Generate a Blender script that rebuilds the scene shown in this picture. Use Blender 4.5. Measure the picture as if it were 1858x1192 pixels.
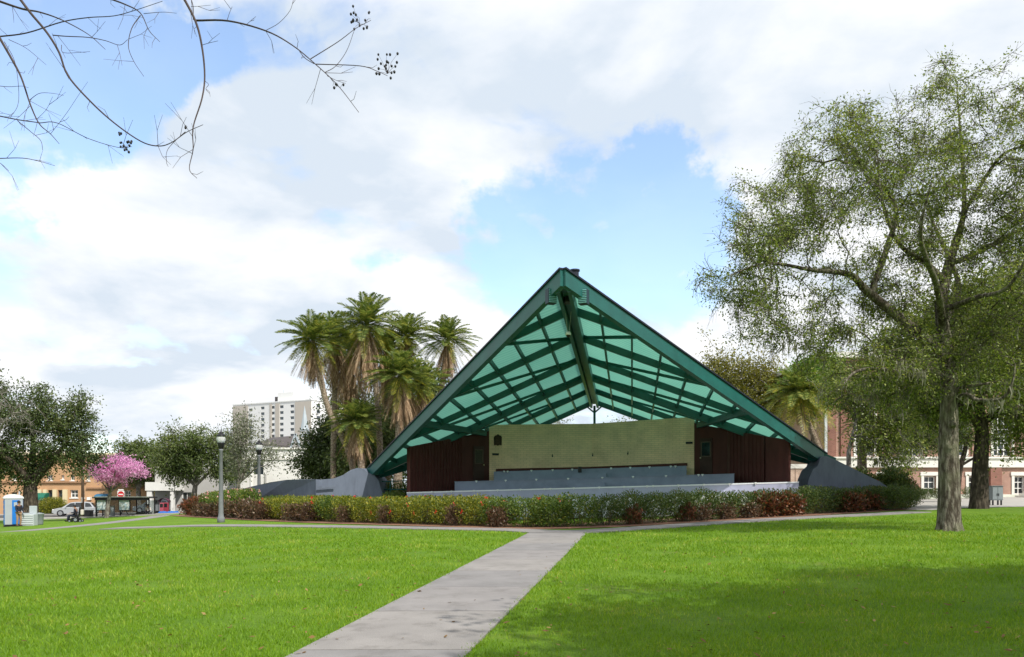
import bpy, bmesh, math, random
import numpy as np
from mathutils import Vector, Matrix, Quaternion

# ------------------------------------------------------------------ reset
for o in list(bpy.data.objects):
    bpy.data.objects.remove(o, do_unlink=True)
scene = bpy.context.scene
col = scene.collection
R = math.radians

# ------------------------------------------------------------------ camera
EYE = 1.6
FPX = 1458.0          # focal length in photograph pixels (1858 wide)
HOR = 885.0           # horizon row in the photograph
cam_d = bpy.data.cameras.new('camera')
cam = bpy.data.objects.new('camera', cam_d)
col.objects.link(cam)
cam.location = (0, 0, EYE)
cam.rotation_euler = (R(90), 0, 0)
cam_d.sensor_width = 36.0
cam_d.lens = 36.0 * FPX / 1858.0
cam_d.shift_y = (HOR - 596.0) / 1858.0
cam_d.clip_start = 0.1
cam_d.clip_end = 5000
scene.camera = cam

# ------------------------------------------------------------------ sky and sun
SUN_EL = R(49)
SUN_H = Vector((0.66, -0.75)).normalized()      # horizontal direction towards the sun
SUN = Vector((SUN_H.x * math.cos(SUN_EL), SUN_H.y * math.cos(SUN_EL), math.sin(SUN_EL)))

def pixdir(px, py):
    return Vector(((px - 929) / FPX, 1.0, (HOR - py) / FPX)).normalized()

world = bpy.data.worlds.new('World')
scene.world = world
world.use_nodes = True
def build_world():
    nt = world.node_tree
    nt.nodes.clear()
    N = nt.nodes.new; L = nt.links.new
    out = N('ShaderNodeOutputWorld'); bg = N('ShaderNodeBackground')
    bg.inputs['Strength'].default_value = 0.12
    L(bg.outputs[0], out.inputs[0])
    sky = N('ShaderNodeTexSky'); sky.sky_type = 'NISHITA'; sky.sun_disc = False
    sky.sun_elevation = SUN_EL; sky.sun_rotation = math.atan2(SUN.x, SUN.y)
    sky.air_density = 1.0; sky.dust_density = 0.6; sky.ozone_density = 1.2
    tc = N('ShaderNodeTexCoord')
    def math_(op, a, b=None, clamp=False):
        m = N('ShaderNodeMath'); m.operation = op; m.use_clamp = clamp
        for i, s in enumerate((a, b)):
            if s is None: continue
            if isinstance(s, (int, float)): m.inputs[i].default_value = s
            else: L(s, m.inputs[i])
        return m.outputs[0]
    def vmath(op, a, b=None):
        m = N('ShaderNodeVectorMath'); m.operation = op
        for i, s in enumerate((a, b)):
            if s is None: continue
            if isinstance(s, (tuple, list, Vector)): m.inputs[i].default_value = s
            else: L(s, m.inputs[i])
        return m
    d = vmath('NORMALIZE', tc.outputs['Generated']).outputs[0]
    sep = N('ShaderNodeSeparateXYZ'); L(d, sep.inputs[0])
    zc = math_('ADD', math_('MAXIMUM', sep.outputs[2], 0.0), 0.30)
    cmb = N('ShaderNodeCombineXYZ')
    L(math_('DIVIDE', sep.outputs[0], zc), cmb.inputs[0])
    L(math_('DIVIDE', sep.outputs[1], zc), cmb.inputs[1])
    L(math_('MULTIPLY', sep.outputs[2], 1.2), cmb.inputs[2])
    p = cmb.outputs[0]
    def noise(scale, detail, rough, off, dist=0.0):
        n = N('ShaderNodeTexNoise'); n.inputs['Scale'].default_value = scale
        n.inputs['Detail'].default_value = detail; n.inputs['Roughness'].default_value = rough
        n.inputs['Distortion'].default_value = dist
        L(vmath('ADD', p, off).outputs[0], n.inputs['Vector'])
        return n.outputs[0]
    n1 = noise(2.1, 12, 0.53, (3.1, 1.7, 0.4), 0.35)
    n1b = noise(5.5, 8, 0.55, (6.4, 2.2, 5.0), 0.5)
    dens = math_('ADD', n1, math_('ADD', math_('MULTIPLY', n1b, 0.30), -0.015))
    # clear gaps between the cumulus masses (direction on the sky, half-width, weight)
    gaps = [((1010, 440), 5.2, .15), ((1170, 400), 5.0, .17), ((870, 440), 3.6, .13), ((1262, 300), 3.0, .12), ((1100, 490), 4, .08), ((1290, 420), 4, .12),
            ((150, 80), 5.5, .20), ((330, 50), 4.0, .13), ((20, 230), 3.5, .13), ((470, 60), 4, .08),
            ((330, 640), 3.5, .08), ((540, 600), 4, .12), ((1250, 520), 4, .12), ((1790, 320), 4, .10)]
    nw = N('ShaderNodeTexNoise'); nw.inputs['Scale'].default_value = 3.2; nw.inputs['Detail'].default_value = 7; nw.inputs['Roughness'].default_value = .6
    L(d, nw.inputs['Vector'])
    wv = vmath('MULTIPLY', vmath('SUBTRACT', nw.outputs['Color'], (.5, .5, .5)).outputs[0], (.55, .55, .45))
    dw = vmath('NORMALIZE', vmath('ADD', d, wv.outputs[0]).outputs[0]).outputs[0]
    for (px, py), rad, w in gaps:
        dv = pixdir(px, py)
        dt = vmath('DOT_PRODUCT', dw, tuple(dv)).outputs['Value']
        mr = N('ShaderNodeMapRange'); mr.interpolation_type = 'SMOOTHSTEP'
        mr.inputs[1].default_value = math.cos(R(rad * 1.25)); mr.inputs[2].default_value = math.cos(R(rad * 0.1))
        mr.inputs[3].default_value = 0; mr.inputs[4].default_value = w
        L(dt, mr.inputs[0])
        dens = math_('SUBTRACT', dens, mr.outputs[0])
    mr = N('ShaderNodeMapRange'); mr.interpolation_type = 'SMOOTHSTEP'
    mr.inputs[1].default_value = 0.42; mr.inputs[2].default_value = 0.58; mr.inputs[3].default_value = 0.14
    L(dens, mr.inputs[0])
    # cloud tone: white tops, soft blue-grey bases
    n2 = noise(2.6, 6, 0.5, (9.0, 4.0, 2.0), 0.3)
    n3 = noise(6.0, 5, 0.55, (1.0, 8.0, 3.0))
    tone = math_('ADD', math_('MULTIPLY', n2, 0.75), math_('MULTIPLY', n3, 0.25))
    cr = N('ShaderNodeValToRGB')
    cr.color_ramp.elements[0].position = 0.40; cr.color_ramp.elements[0].color = (0.655, 0.735, 0.83, 1)
    cr.color_ramp.elements[1].position = 0.57; cr.color_ramp.elements[1].color = (0.97, 0.98, 1.0, 1)
    L(tone, cr.inputs[0])
    cs = N('ShaderNodeMix'); cs.data_type = 'RGBA'; cs.blend_type = 'MULTIPLY'; cs.inputs[0].default_value = 1
    L(cr.outputs[0], cs.inputs[6]); cs.inputs[7].default_value = (7.6, 7.6, 7.6, 1)
    sk = N('ShaderNodeMix'); sk.data_type = 'RGBA'; sk.blend_type = 'MULTIPLY'; sk.inputs[0].default_value = 1
    L(sky.outputs[0], sk.inputs[6]); sk.inputs[7].default_value = (1.95, 2.0, 2.02, 1)
    mx = N('ShaderNodeMix'); mx.data_type = 'RGBA'
    L(mr.outputs[0], mx.inputs[0]); L(sk.outputs[2], mx.inputs[6]); L(cs.outputs[2], mx.inputs[7])
    L(mx.outputs[2], bg.inputs['Color'])
build_world()

sun_d = bpy.data.lights.new('sun', 'SUN'); sun_d.energy = 4.2; sun_d.angle = R(0.53); sun_d.color = (1.0, 0.95, 0.87)
sun_o = bpy.data.objects.new('sun', sun_d); col.objects.link(sun_o)
sun_o.location = (20, -20, 40)
sun_o.rotation_euler = SUN.to_track_quat('Z', 'Y').to_euler()

vs = scene.view_settings
vs.view_transform = 'Standard'; vs.look = 'None'; vs.exposure = 0.3; vs.gamma = 1.0
vs.use_curve_mapping = False

# ------------------------------------------------------------------ ground height and pixel helpers
def g(x, y=0):
    x = max(-70.0, min(70.0, x))
    if x < 0:
        return -2.0 * math.tanh(0.00105 * x * x / 2.0)
    return 0.022 * x * x / (x + 3.0)
def gnp(x):
    x = np.clip(x, -70, 70)
    return np.where(x < 0, -2.0 * np.tanh(0.00105 * x * x / 2.0), 0.022 * x * x / (np.abs(x) + 3.0))
def at(px, py, Y):                 # point seen at a pixel, Y metres ahead
    return Vector(((px - 929) * Y / FPX, Y, EYE + (HOR - py) * Y / FPX))
def gx(px, Y):                     # ground point below a pixel column at distance Y
    x = (px - 929) * Y / FPX
    return Vector((x, Y, g(x)))
def gpix(px, py):                  # ground point seen at a pixel
    Y = 4.0
    while Y < 400:
        x = (px - 929) * Y / FPX
        if EYE + (HOR - py) * Y / FPX <= g(x): break
        Y += 0.02
    return Vector((x, Y, g(x)))

# ------------------------------------------------------------------ materials
def lin(r, g_, b):
    f = lambda c: (c / 255) / 12.92 if c / 255 <= 0.04045 else ((c / 255 + 0.055) / 1.055) ** 2.4
    return (f(r), f(g_), f(b))
MATS = {}
def new_mat(name):
    m = bpy.data.materials.new(name); m.use_nodes = True
    nt = m.node_tree; b = nt.nodes['Principled BSDF']
    MATS[name] = m
    return m, nt, b
def mat(name, c, rough=0.6, var=0.12, scale=3.0, bump=0.0, bscale=40.0, metal=0.0, spec=0.35, c2=None, stretch=None, detail=6, dirt=None):
    """painted/solid surface with uneven tone, optional second colour, optional grain"""
    if name in MATS: return MATS[name]
    m, nt, b = new_mat(name)
    N = nt.nodes.new; L = nt.links.new
    tc = N('ShaderNodeTexCoord'); mp = N('ShaderNodeMapping'); L(tc.outputs['Object'], mp.inputs[0])
    if stretch: mp.inputs['Scale'].default_value = stretch
    n = N('ShaderNodeTexNoise'); n.inputs['Scale'].default_value = scale; n.inputs['Detail'].default_value = detail
    n.inputs['Roughness'].default_value = 0.62
    L(mp.outputs[0], n.inputs['Vector'])
    cr = N('ShaderNodeValToRGB'); e = cr.color_ramp.elements
    e[0].position = 0.30; e[1].position = 0.70
    if c2 is None:
        e[0].color = (*[x * (1 - var) for x in c], 1); e[1].color = (*[min(1, x * (1 + var)) for x in c], 1)
    else:
        e[0].color = (*c, 1); e[1].color = (*c2, 1)
    L(n.outputs[0], cr.inputs[0])
    colr = cr.outputs[0]
    if dirt:
        n2 = N('ShaderNodeTexNoise'); n2.inputs['Scale'].default_value = dirt[1]; n2.inputs['Detail'].default_value = 8
        n2.inputs['Roughness'].default_value = 0.7
        L(mp.outputs[0], n2.inputs['Vector'])
        mr = N('ShaderNodeMapRange'); mr.inputs[1].default_value = 0.52; mr.inputs[2].default_value = 0.72; mr.inputs[4].default_value = dirt[2]
        L(n2.outputs[0], mr.inputs[0])
        mx = N('ShaderNodeMix'); mx.data_type = 'RGBA'; L(mr.outputs[0], mx.inputs[0]); L(colr, mx.inputs[6]); mx.inputs[7].default_value = (*dirt[0], 1)
        colr = mx.outputs[2]
    L(colr, b.inputs['Base Color'])
    b.inputs['Roughness'].default_value = rough; b.inputs['Metallic'].default_value = metal
    b.inputs['Specular IOR Level'].default_value = spec
    if bump:
        n3 = N('ShaderNodeTexNoise'); n3.inputs['Scale'].default_value = bscale; n3.inputs['Detail'].default_value = 8
        L(mp.outputs[0], n3.inputs['Vector'])
        bp = N('ShaderNodeBump'); bp.inputs['Strength'].default_value = bump; bp.inputs['Distance'].default_value = 0.02
        L(n3.outputs[0], bp.inputs['Height']); L(bp.outputs[0], b.inputs['Normal'])
    return m
def leaf_mat(name, ca, cb, cc=None, trans=0.35, rough=0.45, spec=0.35, scale=0.6, clump=0.45, cd=None):
    """leaves: colour varies leaf by leaf and clump by clump, some light comes through"""
    m, nt, b = new_mat(name)
    N = nt.nodes.new; L = nt.links.new
    ge = N('ShaderNodeNewGeometry'); tc = N('ShaderNodeTexCoord')
    n = N('ShaderNodeTexNoise'); n.inputs['Scale'].default_value = scale; n.inputs['Detail'].default_value = 3
    L(tc.outputs['Object'], n.inputs['Vector'])
    mm = N('ShaderNodeMix'); mm.data_type = 'FLOAT'; mm.inputs[0].default_value = clump
    L(ge.outputs['Random Per Island'], mm.inputs[2]); L(n.outputs[0], mm.inputs[3])
    cr = N('ShaderNodeValToRGB'); e = cr.color_ramp.elements
    e[0].position = 0.2; e[0].color = (*ca, 1); e[1].position = 0.62; e[1].color = (*cb, 1)
    if cc: x = e.new(0.82); x.color = (*cc, 1)
    if cd: x = e.new(0.74); x.color = (*cb, 1); x = e.new(0.90); x.color = (*cd, 1)
    L(mm.outputs[0], cr.inputs[0]); L(cr.outputs[0], b.inputs['Base Color'])
    b.inputs['Roughness'].default_value = rough; b.inputs['Specular IOR Level'].default_value = spec
    tr = N('ShaderNodeBsdfTranslucent')
    hs = N('ShaderNodeHueSaturation'); hs.inputs['Hue'].default_value = 0.485; hs.inputs['Saturation'].default_value = 1.15; hs.inputs['Value'].default_value = 1.5
    L(cr.outputs[0], hs.inputs['Color']); L(hs.outputs[0], tr.inputs[0])
    ms = N('ShaderNodeMixShader'); ms.inputs[0].default_value = trans
    L(b.outputs[0], ms.inputs[1]); L(tr.outputs[0], ms.inputs[2]); L(ms.outputs[0], nt.nodes['Material Output'].inputs[0])
    return m
def bark_mat(name, ca, cb, scale=6.0, stretch=(1, 1, .22), bump=0.8, dist=0.05, moss=None):
    m, nt, b = new_mat(name)
    N = nt.nodes.new; L = nt.links.new
    tc = N('ShaderNodeTexCoord'); mp = N('ShaderNodeMapping'); mp.inputs['Scale'].default_value = stretch
    L(tc.outputs['Object'], mp.inputs[0])
    n0 = N('ShaderNodeTexNoise'); n0.inputs['Scale'].default_value = scale * .7; n0.inputs['Detail'].default_value = 5
    L(mp.outputs[0], n0.inputs['Vector'])
    ad = N('ShaderNodeMix'); ad.data_type = 'VECTOR'; ad.inputs[0].default_value = 0.12
    L(mp.outputs[0], ad.inputs[4]); L(n0.outputs[1], ad.inputs[5])
    v = N('ShaderNodeTexVoronoi'); v.feature = 'F1'; v.inputs['Scale'].default_value = scale * 1.6
    L(ad.outputs[1], v.inputs['Vector'])
    n = N('ShaderNodeTexNoise'); n.inputs['Scale'].default_value = scale * 3; n.inputs['Detail'].default_value = 9; n.inputs['Roughness'].default_value = .7
    L(mp.outputs[0], n.inputs['Vector'])
    mu = N('ShaderNodeMath'); mu.operation = 'SUBTRACT'; L(n.outputs[0], mu.inputs[0])
    m2 = N('ShaderNodeMath'); m2.operation = 'MULTIPLY'; m2.inputs[1].default_value = .55; L(v.outputs[0], m2.inputs[0]); L(m2.outputs[0], mu.inputs[1])
    cr = N('ShaderNodeValToRGB'); e = cr.color_ramp.elements
    e[0].position = .12; e[0].color = (*ca, 1); e[1].position = .5; e[1].color = (*cb, 1)
    L(mu.outputs[0], cr.inputs[0])
    c = cr.outputs[0]
    if moss:
        n4 = N('ShaderNodeTexNoise'); n4.inputs['Scale'].default_value = 1.3; n4.inputs['Detail'].default_value = 7
        L(tc.outputs['Object'], n4.inputs['Vector'])
        mr = N('ShaderNodeMapRange'); mr.inputs[1].default_value = .48; mr.inputs[2].default_value = .66; mr.inputs[4].default_value = .55
        L(n4.outputs[0], mr.inputs[0])
        mx = N('ShaderNodeMix'); mx.data_type = 'RGBA'; L(mr.outputs[0], mx.inputs[0]); L(c, mx.inputs[6]); mx.inputs[7].default_value = (*moss, 1)
        c = mx.outputs[2]
    L(c, b.inputs['Base Color']); b.inputs['Roughness'].default_value = .9; b.inputs['Specular IOR Level'].default_value = .15
    bp = N('ShaderNodeBump'); bp.inputs['Strength'].default_value = bump; bp.inputs['Distance'].default_value = dist
    L(mu.outputs[0], bp.inputs['Height']); L(bp.outputs[0], b.inputs['Normal'])
    return m
def brick_mat(name, c1, c2, mortar, bw=.22, bh=.075, msize=.009, rough=.85, axis='xz', bump=.5, var=.5):
    m, nt, b = new_mat(name)
    N = nt.nodes.new; L = nt.links.new
    tc = N('ShaderNodeTexCoord'); mp = N('ShaderNodeMapping'); L(tc.outputs['Object'], mp.inputs[0])
    sp = N('ShaderNodeSeparateXYZ'); L(mp.outputs[0], sp.inputs[0])
    cb = N('ShaderNodeCombineXYZ')
    if axis == 'xz': L(sp.outputs[0], cb.inputs[0])
    elif axis == 'yz': L(sp.outputs[1], cb.inputs[0])
    else:
        a = N('ShaderNodeMath'); a.operation = 'ADD'; L(sp.outputs[0], a.inputs[0]); L(sp.outputs[1], a.inputs[1]); L(a.outputs[0], cb.inputs[0])
    L(sp.outputs[2], cb.inputs[1])
    br = N('ShaderNodeTexBrick'); br.inputs['Scale'].default_value = 1.0
    br.inputs['Brick Width'].default_value = bw; br.inputs['Row Height'].default_value = bh; br.inputs['Mortar Size'].default_value = msize
    br.inputs['Color1'].default_value = (*c1, 1); br.inputs['Color2'].default_value = (*c2, 1); br.inputs['Mortar'].default_value = (*mortar, 1)
    br.inputs['Mortar Smooth'].default_value = .2
    L(cb.outputs[0], br.inputs['Vector'])
    n = N('ShaderNodeTexNoise'); n.inputs['Scale'].default_value = 1.2; n.inputs['Detail'].default_value = 8
    L(tc.outputs['Object'], n.inputs['Vector'])
    mr = N('ShaderNodeMapRange'); mr.inputs[1].default_value = .3; mr.inputs[2].default_value = .7; mr.inputs[3].default_value = 1 - var * .35; mr.inputs[4].default_value = 1 + var * .25
    L(n.outputs[0], mr.inputs[0])
    mx = N('ShaderNodeMix'); mx.data_type = 'RGBA'; mx.blend_type = 'MULTIPLY'; mx.inputs[0].default_value = 1
    L(br.outputs[0], mx.inputs[6]); L(mr.outputs[0], mx.inputs[7]); L(mx.outputs[2], b.inputs['Base Color'])
    b.inputs['Roughness'].default_value = rough; b.inputs['Specular IOR Level'].default_value = .2
    bp = N('ShaderNodeBump'); bp.inputs['Strength'].default_value = bump; bp.inputs['Distance'].default_value = .01; bp.invert = True
    L(br.outputs['Fac'], bp.inputs['Height']); L(bp.outputs[0], b.inputs['Normal'])
    return m
def glass_mat(name, c=(.02, .025, .03), rough=.08):
    if name in MATS: return MATS[name]
    m, nt, b = new_mat(name)
    b.inputs['Base Color'].default_value = (*c, 1); b.inputs['Roughness'].default_value = rough
    b.inputs['Specular IOR Level'].default_value = .8
    return m

# ------------------------------------------------------------------ mesh collector
class MB:
    def __init__(s): s.v = []; s.f = []
    def add(s, vs, fs):
        o = len(s.v); s.v += [tuple(v) for v in vs]; s.f += [tuple(i + o for i in f) for f in fs]; return s
    def box(s, c, d, m=None):
        x, y, z = d[0] / 2, d[1] / 2, d[2] / 2
        vs = [Vector((sx * x, sy * y, sz * z)) for sz in (-1, 1) for sy in (-1, 1) for sx in (-1, 1)]
        if m is not None: vs = [m @ v for v in vs]
        c = Vector(c)
        return s.add([v + c for v in vs], [(0, 2, 3, 1), (4, 5, 7, 6), (0, 1, 5, 4), (2, 6, 7, 3), (0, 4, 6, 2), (1, 3, 7, 5)])
    def bx(s, x0, x1, y0, y1, z0, z1):
        return s.box(((x0 + x1) / 2, (y0 + y1) / 2, (z0 + z1) / 2), (abs(x1 - x0), abs(y1 - y0), abs(z1 - z0)))
    def cbox(s, c, d, bev, m=None):
        """box with chamfered vertical and horizontal edges"""
        bm = bmesh.new(); bmesh.ops.create_cube(bm, size=1)
        for v in bm.verts: v.co = Vector((v.co.x * d[0], v.co.y * d[1], v.co.z * d[2]))
        bmesh.ops.bevel(bm, geom=list(bm.edges), offset=bev, segments=2, affect='EDGES', profile=.6)
        bm.verts.index_update()
        vs = [v.co.copy() for v in bm.verts]; fs = [[v.index for v in f.verts] for f in bm.faces]; bm.free()
        if m is not None: vs = [m @ v for v in vs]
        c = Vector(c)
        return s.add([v + c for v in vs], fs)
    def beam(s, p0, p1, w, h, up=Vector((0, 0, 1))):
        p0 = Vector(p0); p1 = Vector(p1); d = (p1 - p0).normalized()
        side = d.cross(up)
        if side.length < 1e-4: side = d.cross(Vector((1, 0, 0)))
        side.normalize(); u = side.cross(d).normalized()
        vs = []
        for p in (p0, p1):
            for a, b in ((-1, -1), (1, -1), (1, 1), (-1, 1)): vs.append(p + side * (a * w / 2) + u * (b * h / 2))
        return s.add(vs, [(0, 3, 2, 1), (4, 5, 6, 7), (0, 1, 5, 4), (1, 2, 6, 5), (2, 3, 7, 6), (3, 0, 4, 7)])
    def tube(s, pts, rad, n=8, cap=True, squash=None):
        pts = [Vector(p) for p in pts]
        if isinstance(rad, (int, float)): rad = [rad] * len(pts)
        o = len(s.v); ref = None
        for i, p in enumerate(pts):
            a = pts[max(0, i - 1)]; b = pts[min(len(pts) - 1, i + 1)]
            d = (b - a)
            d = d.normalized() if d.length > 1e-9 else Vector((0, 0, 1))
            if ref is None:
                ref = d.cross(Vector((0.13, 1, 0.07)))
                if ref.length < 1e-3: ref = d.cross(Vector((1, 0, 0)))
            ref = (ref - d * ref.dot(d)).normalized()
            q = d.cross(ref)
            for k in range(n):
                t = 2 * math.pi * k / n
                s.v.append(tuple(p + (ref * math.cos(t) + q * math.sin(t)) * rad[i]))
        for i in range(len(pts) - 1):
            for k in range(n):
                a = o + i * n + k; b = o + i * n + (k + 1) % n
                s.f.append((a, b, b + n, a + n))
        if cap:
            s.f.append(tuple(o + k for k in reversed(range(n))))
            e = o + (len(pts) - 1) * n; s.f.append(tuple(e + k for k in range(n)))
        return s
    def lathe(s, prof, n=16, c=(0, 0, 0)):
        o = len(s.v); c = Vector(c)
        for r, z in prof:
            for k in range(n):
                t = 2 * math.pi * k / n; s.v.append((c.x + r * math.cos(t), c.y + r * math.sin(t), c.z + z))
        for i in range(len(prof) - 1):
            for k in range(n):
                a = o + i * n + k; b = o + i * n + (k + 1) % n; s.f.append((a, b, b + n, a + n))
        s.f.append(tuple(o + k for k in reversed(range(n)))); e = o + (len(prof) - 1) * n; s.f.append(tuple(e + k for k in range(n)))
        return s
    def prism(s, poly, ext):
        """poly: list of 3-D points (planar), extruded by vector ext"""
        ext = Vector(ext); n = len(poly); a = [Vector(p) for p in poly]; b = [p + ext for p in a]
        return s.add(a + b, [tuple(range(n))[::-1], tuple(range(n, 2 * n))] + [(i, (i + 1) % n, n + (i + 1) % n, n + i) for i in range(n)])
    def quad(s, a, b, c, d): return s.add([a, b, c, d], [(0, 1, 2, 3)])
    def sphere(s, c, r, n=10, m=6, sc=(1, 1, 1)):
        pr = []
        o = len(s.v); c = Vector(c)
        for i in range(m + 1):
            t = math.pi * i / m
            for k in range(n):
                a = 2 * math.pi * k / n
                rr = max(1e-4, math.sin(t))
                s.v.append((c.x + r * sc[0] * rr * math.cos(a), c.y + r * sc[1] * rr * math.sin(a), c.z - r * sc[2] * math.cos(t)))
        for i in range(m):
            for k in range(n):
                a = o + i * n + k; b = o + i * n + (k + 1) % n; s.f.append((a, b, b + n, a + n))
        return s
    def mesh(s, name, m, smooth=False):
        me = bpy.data.meshes.new(name); me.from_pydata(s.v, [], s.f)
        if m: me.materials.append(m)
        if smooth: me.shade_smooth()
        me.update(); return me
    def build(s, name, m, parent=None, smooth=False, loc=None):
        return ob(name, s.mesh(name, m, smooth), parent, loc)
def fix_normals(me):
    bm = bmesh.new(); bm.from_mesh(me); bmesh.ops.recalc_face_normals(bm, faces=bm.faces); bm.to_mesh(me); bm.free()
def ob(name, me, parent=None, loc=None):
    o = bpy.data.objects.new(name, me); col.objects.link(o)
    if parent is not None: o.parent = parent
    if loc is not None: o.location = loc
    return o
def tag(o, label=None, cat=None, group=None, kind=None):
    if label: o['label'] = label
    if cat: o['category'] = cat
    if group: o['group'] = group
    if kind: o['kind'] = kind
    return o
def thing(name, label, cat, loc=(0, 0, 0), rz=0, group=None):
    o = bpy.data.objects.new(name, None); col.objects.link(o); o.empty_display_size = .2
    o.location = loc; o.rotation_euler = (0, 0, rz)
    return tag(o, label, cat, group)
def dup(root, loc, rz=0, label=None, group=None, scale=None, parent=None):
    r = root.copy(); col.objects.link(r); r.location = loc; r.rotation_euler = (0, 0, rz)
    if scale: r.scale = (scale,) * 3 if isinstance(scale, (int, float)) else scale
    if label: r['label'] = label
    if group: r['group'] = group
    for ch in list(root.children):
        c = ch.copy(); col.objects.link(c); c.parent = r
        for gch in ch.children:
            d = gch.copy(); col.objects.link(d); d.parent = c
    return r
def np_mesh(name, V, F, m, smooth=False):
    """V (N,3), F (M,k) same-size polygons"""
    me = bpy.data.meshes.new(name)
    V = np.ascontiguousarray(V, dtype=np.float32); F = np.ascontiguousarray(F, dtype=np.int32)
    k = F.shape[1]
    me.vertices.add(len(V)); me.vertices.foreach_set('co', V.ravel())
    me.loops.add(F.size); me.loops.foreach_set('vertex_index', F.ravel())
    me.polygons.add(len(F)); me.polygons.foreach_set('loop_start', np.arange(0, F.size, k, dtype=np.int32))
    me.polygons.foreach_set('loop_total', np.full(len(F), k, dtype=np.int32))
    if m: me.materials.append(m)
    me.update(calc_edges=True)
    if smooth: me.shade_smooth()
    return me
def bez(p0, p1, p2, n):
    p0, p1, p2 = Vector(p0), Vector(p1), Vector(p2)
    return [p0 * (1 - t) ** 2 + p1 * 2 * t * (1 - t) + p2 * t * t for t in [i / n for i in range(n + 1)]]
def smooth_line(pts, n=6):
    """Catmull-Rom through points"""
    P = [Vector(p) for p in pts]; P = [P[0] * 2 - P[1]] + P + [P[-1] * 2 - P[-2]]
    out = []
    for i in range(1, len(P) - 2):
        for k in range(n):
            t = k / n
            out.append(.5 * ((2 * P[i]) + (P[i + 1] - P[i - 1]) * t + (2 * P[i - 1] - 5 * P[i] + 4 * P[i + 1] - P[i + 2]) * t * t + (3 * P[i] - P[i - 1] - 3 * P[i + 1] + P[i + 2]) * t ** 3))
    out.append(P[-2]); return out
# ================================================================== GROUND
def lawn_material():
    m, nt, b = new_mat('lawn')
    N = nt.nodes.new; L = nt.links.new
    tc = N('ShaderNodeTexCoord')
    def noise(s, d, r=.6):
        n = N('ShaderNodeTexNoise'); n.inputs['Scale'].default_value = s; n.inputs['Detail'].default_value = d; n.inputs['Roughness'].default_value = r
        L(tc.outputs['Object'], n.inputs['Vector']); return n
    n1 = noise(.16, 5); n2 = noise(1.1, 6, .65); n3 = noise(26, 4, .7)
    cr = N('ShaderNodeValToRGB'); e = cr.color_ramp.elements
    e[0].position = .30; e[0].color = (.085, .185, .014, 1); e[1].position = .62; e[1].color = (.160, .275, .020, 1)
    x = e.new(.80); x.color = (.27, .30, .05, 1)
    mm = N('ShaderNodeMix'); mm.data_type = 'FLOAT'; mm.inputs[0].default_value = .5
    L(n1.outputs[0], mm.inputs[2]); L(n2.outputs[0], mm.inputs[3]); L(mm.outputs[0], cr.inputs[0])
    mr = N('ShaderNodeMapRange'); mr.inputs[1].default_value = .25; mr.inputs[2].default_value = .75; mr.inputs[3].default_value = .62; mr.inputs[4].default_value = 1.30
    L(n3.outputs[0], mr.inputs[0])
    mx = N('ShaderNodeMix'); mx.data_type = 'RGBA'; mx.blend_type = 'MULTIPLY'; mx.inputs[0].default_value = 1
    L(cr.outputs[0], mx.inputs[6]); L(mr.outputs[0], mx.inputs[7])
    # worn, bare patches
    n5 = noise(.45, 8, .72)
    m5 = N('ShaderNodeMapRange'); m5.inputs[1].default_value = .56; m5.inputs[2].default_value = .72; m5.inputs[4].default_value = .7
    L(n5.outputs[0], m5.inputs[0])
    m6 = N('ShaderNodeMix'); m6.data_type = 'RGBA'; L(m5.outputs[0], m6.inputs[0]); L(mx.outputs[2], m6.inputs[6]); m6.inputs[7].default_value = (.20, .185, .062, 1)
    L(m6.outputs[2], b.inputs['Base Color'])
    b.inputs['Roughness'].default_value = .9; b.inputs['Specular IOR Level'].default_value = .15
    n4 = noise(70, 3)
    bp = N('ShaderNodeBump'); bp.inputs['Strength'].default_value = .9; bp.inputs['Distance'].default_value = .04
    L(n4.outputs[0], bp.inputs['Height']); L(bp.outputs[0], b.inputs['Normal'])
    return m
M_lawn = lawn_material()
def grid_ground():
    xs = [-2500, -700, -300, -150, -100] + list(range(-70, 71)) + [100, 150, 300, 700, 2500]
    ys = [-400, -100] + list(range(-40, 160, 10)) + [200, 400, 900, 3000]
    mb = MB()
    for y in ys:
        for x in xs: mb.v.append((x, y, g(x)))
    w = len(xs)
    for j in range(len(ys) - 1):
        for i in range(w - 1):
            a = j * w + i; mb.f.append((a, a + 1, a + 1 + w, a + w))
    o = mb.build('lawn', M_lawn); tag(o, kind='structure'); return o
grid_ground()

def drape(name, left, right, off, m, thick=0.0, sub=1, nx=6, kind='structure', parent=None):
    """strip between two polylines laid on the ground, off metres above it"""
    mb = MB(); n = len(left)
    for i in range(n):
        for k in range(nx + 1):
            t = k / nx; p = Vector(left[i]).lerp(Vector(right[i]), t)
            mb.v.append((p.x, p.y, g(p.x) + off))
    for i in range(n - 1):
        for k in range(nx):
            a = i * (nx + 1) + k; mb.f.append((a, a + 1, a + nx + 2, a + nx + 1))
    if thick:                        # skirt down into the soil
        def skirt(idx):
            o = len(mb.v)
            for i in idx: x, y, z = mb.v[i]; mb.v.append((x, y, z - thick))
            for j in range(len(idx) - 1): mb.f.append((idx[j], idx[j + 1], o + j + 1, o + j))
        skirt([i * (nx + 1) for i in range(n)]); skirt([i * (nx + 1) + nx for i in range(n)][::-1])
        skirt(list(range(nx + 1))[::-1]); skirt([(n - 1) * (nx + 1) + k for k in range(nx + 1)])
    me = mb.mesh(name, m); fix_normals(me)
    o = ob(name, me, parent)
    if parent is None and kind: tag(o, kind=kind)
    return o
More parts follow.
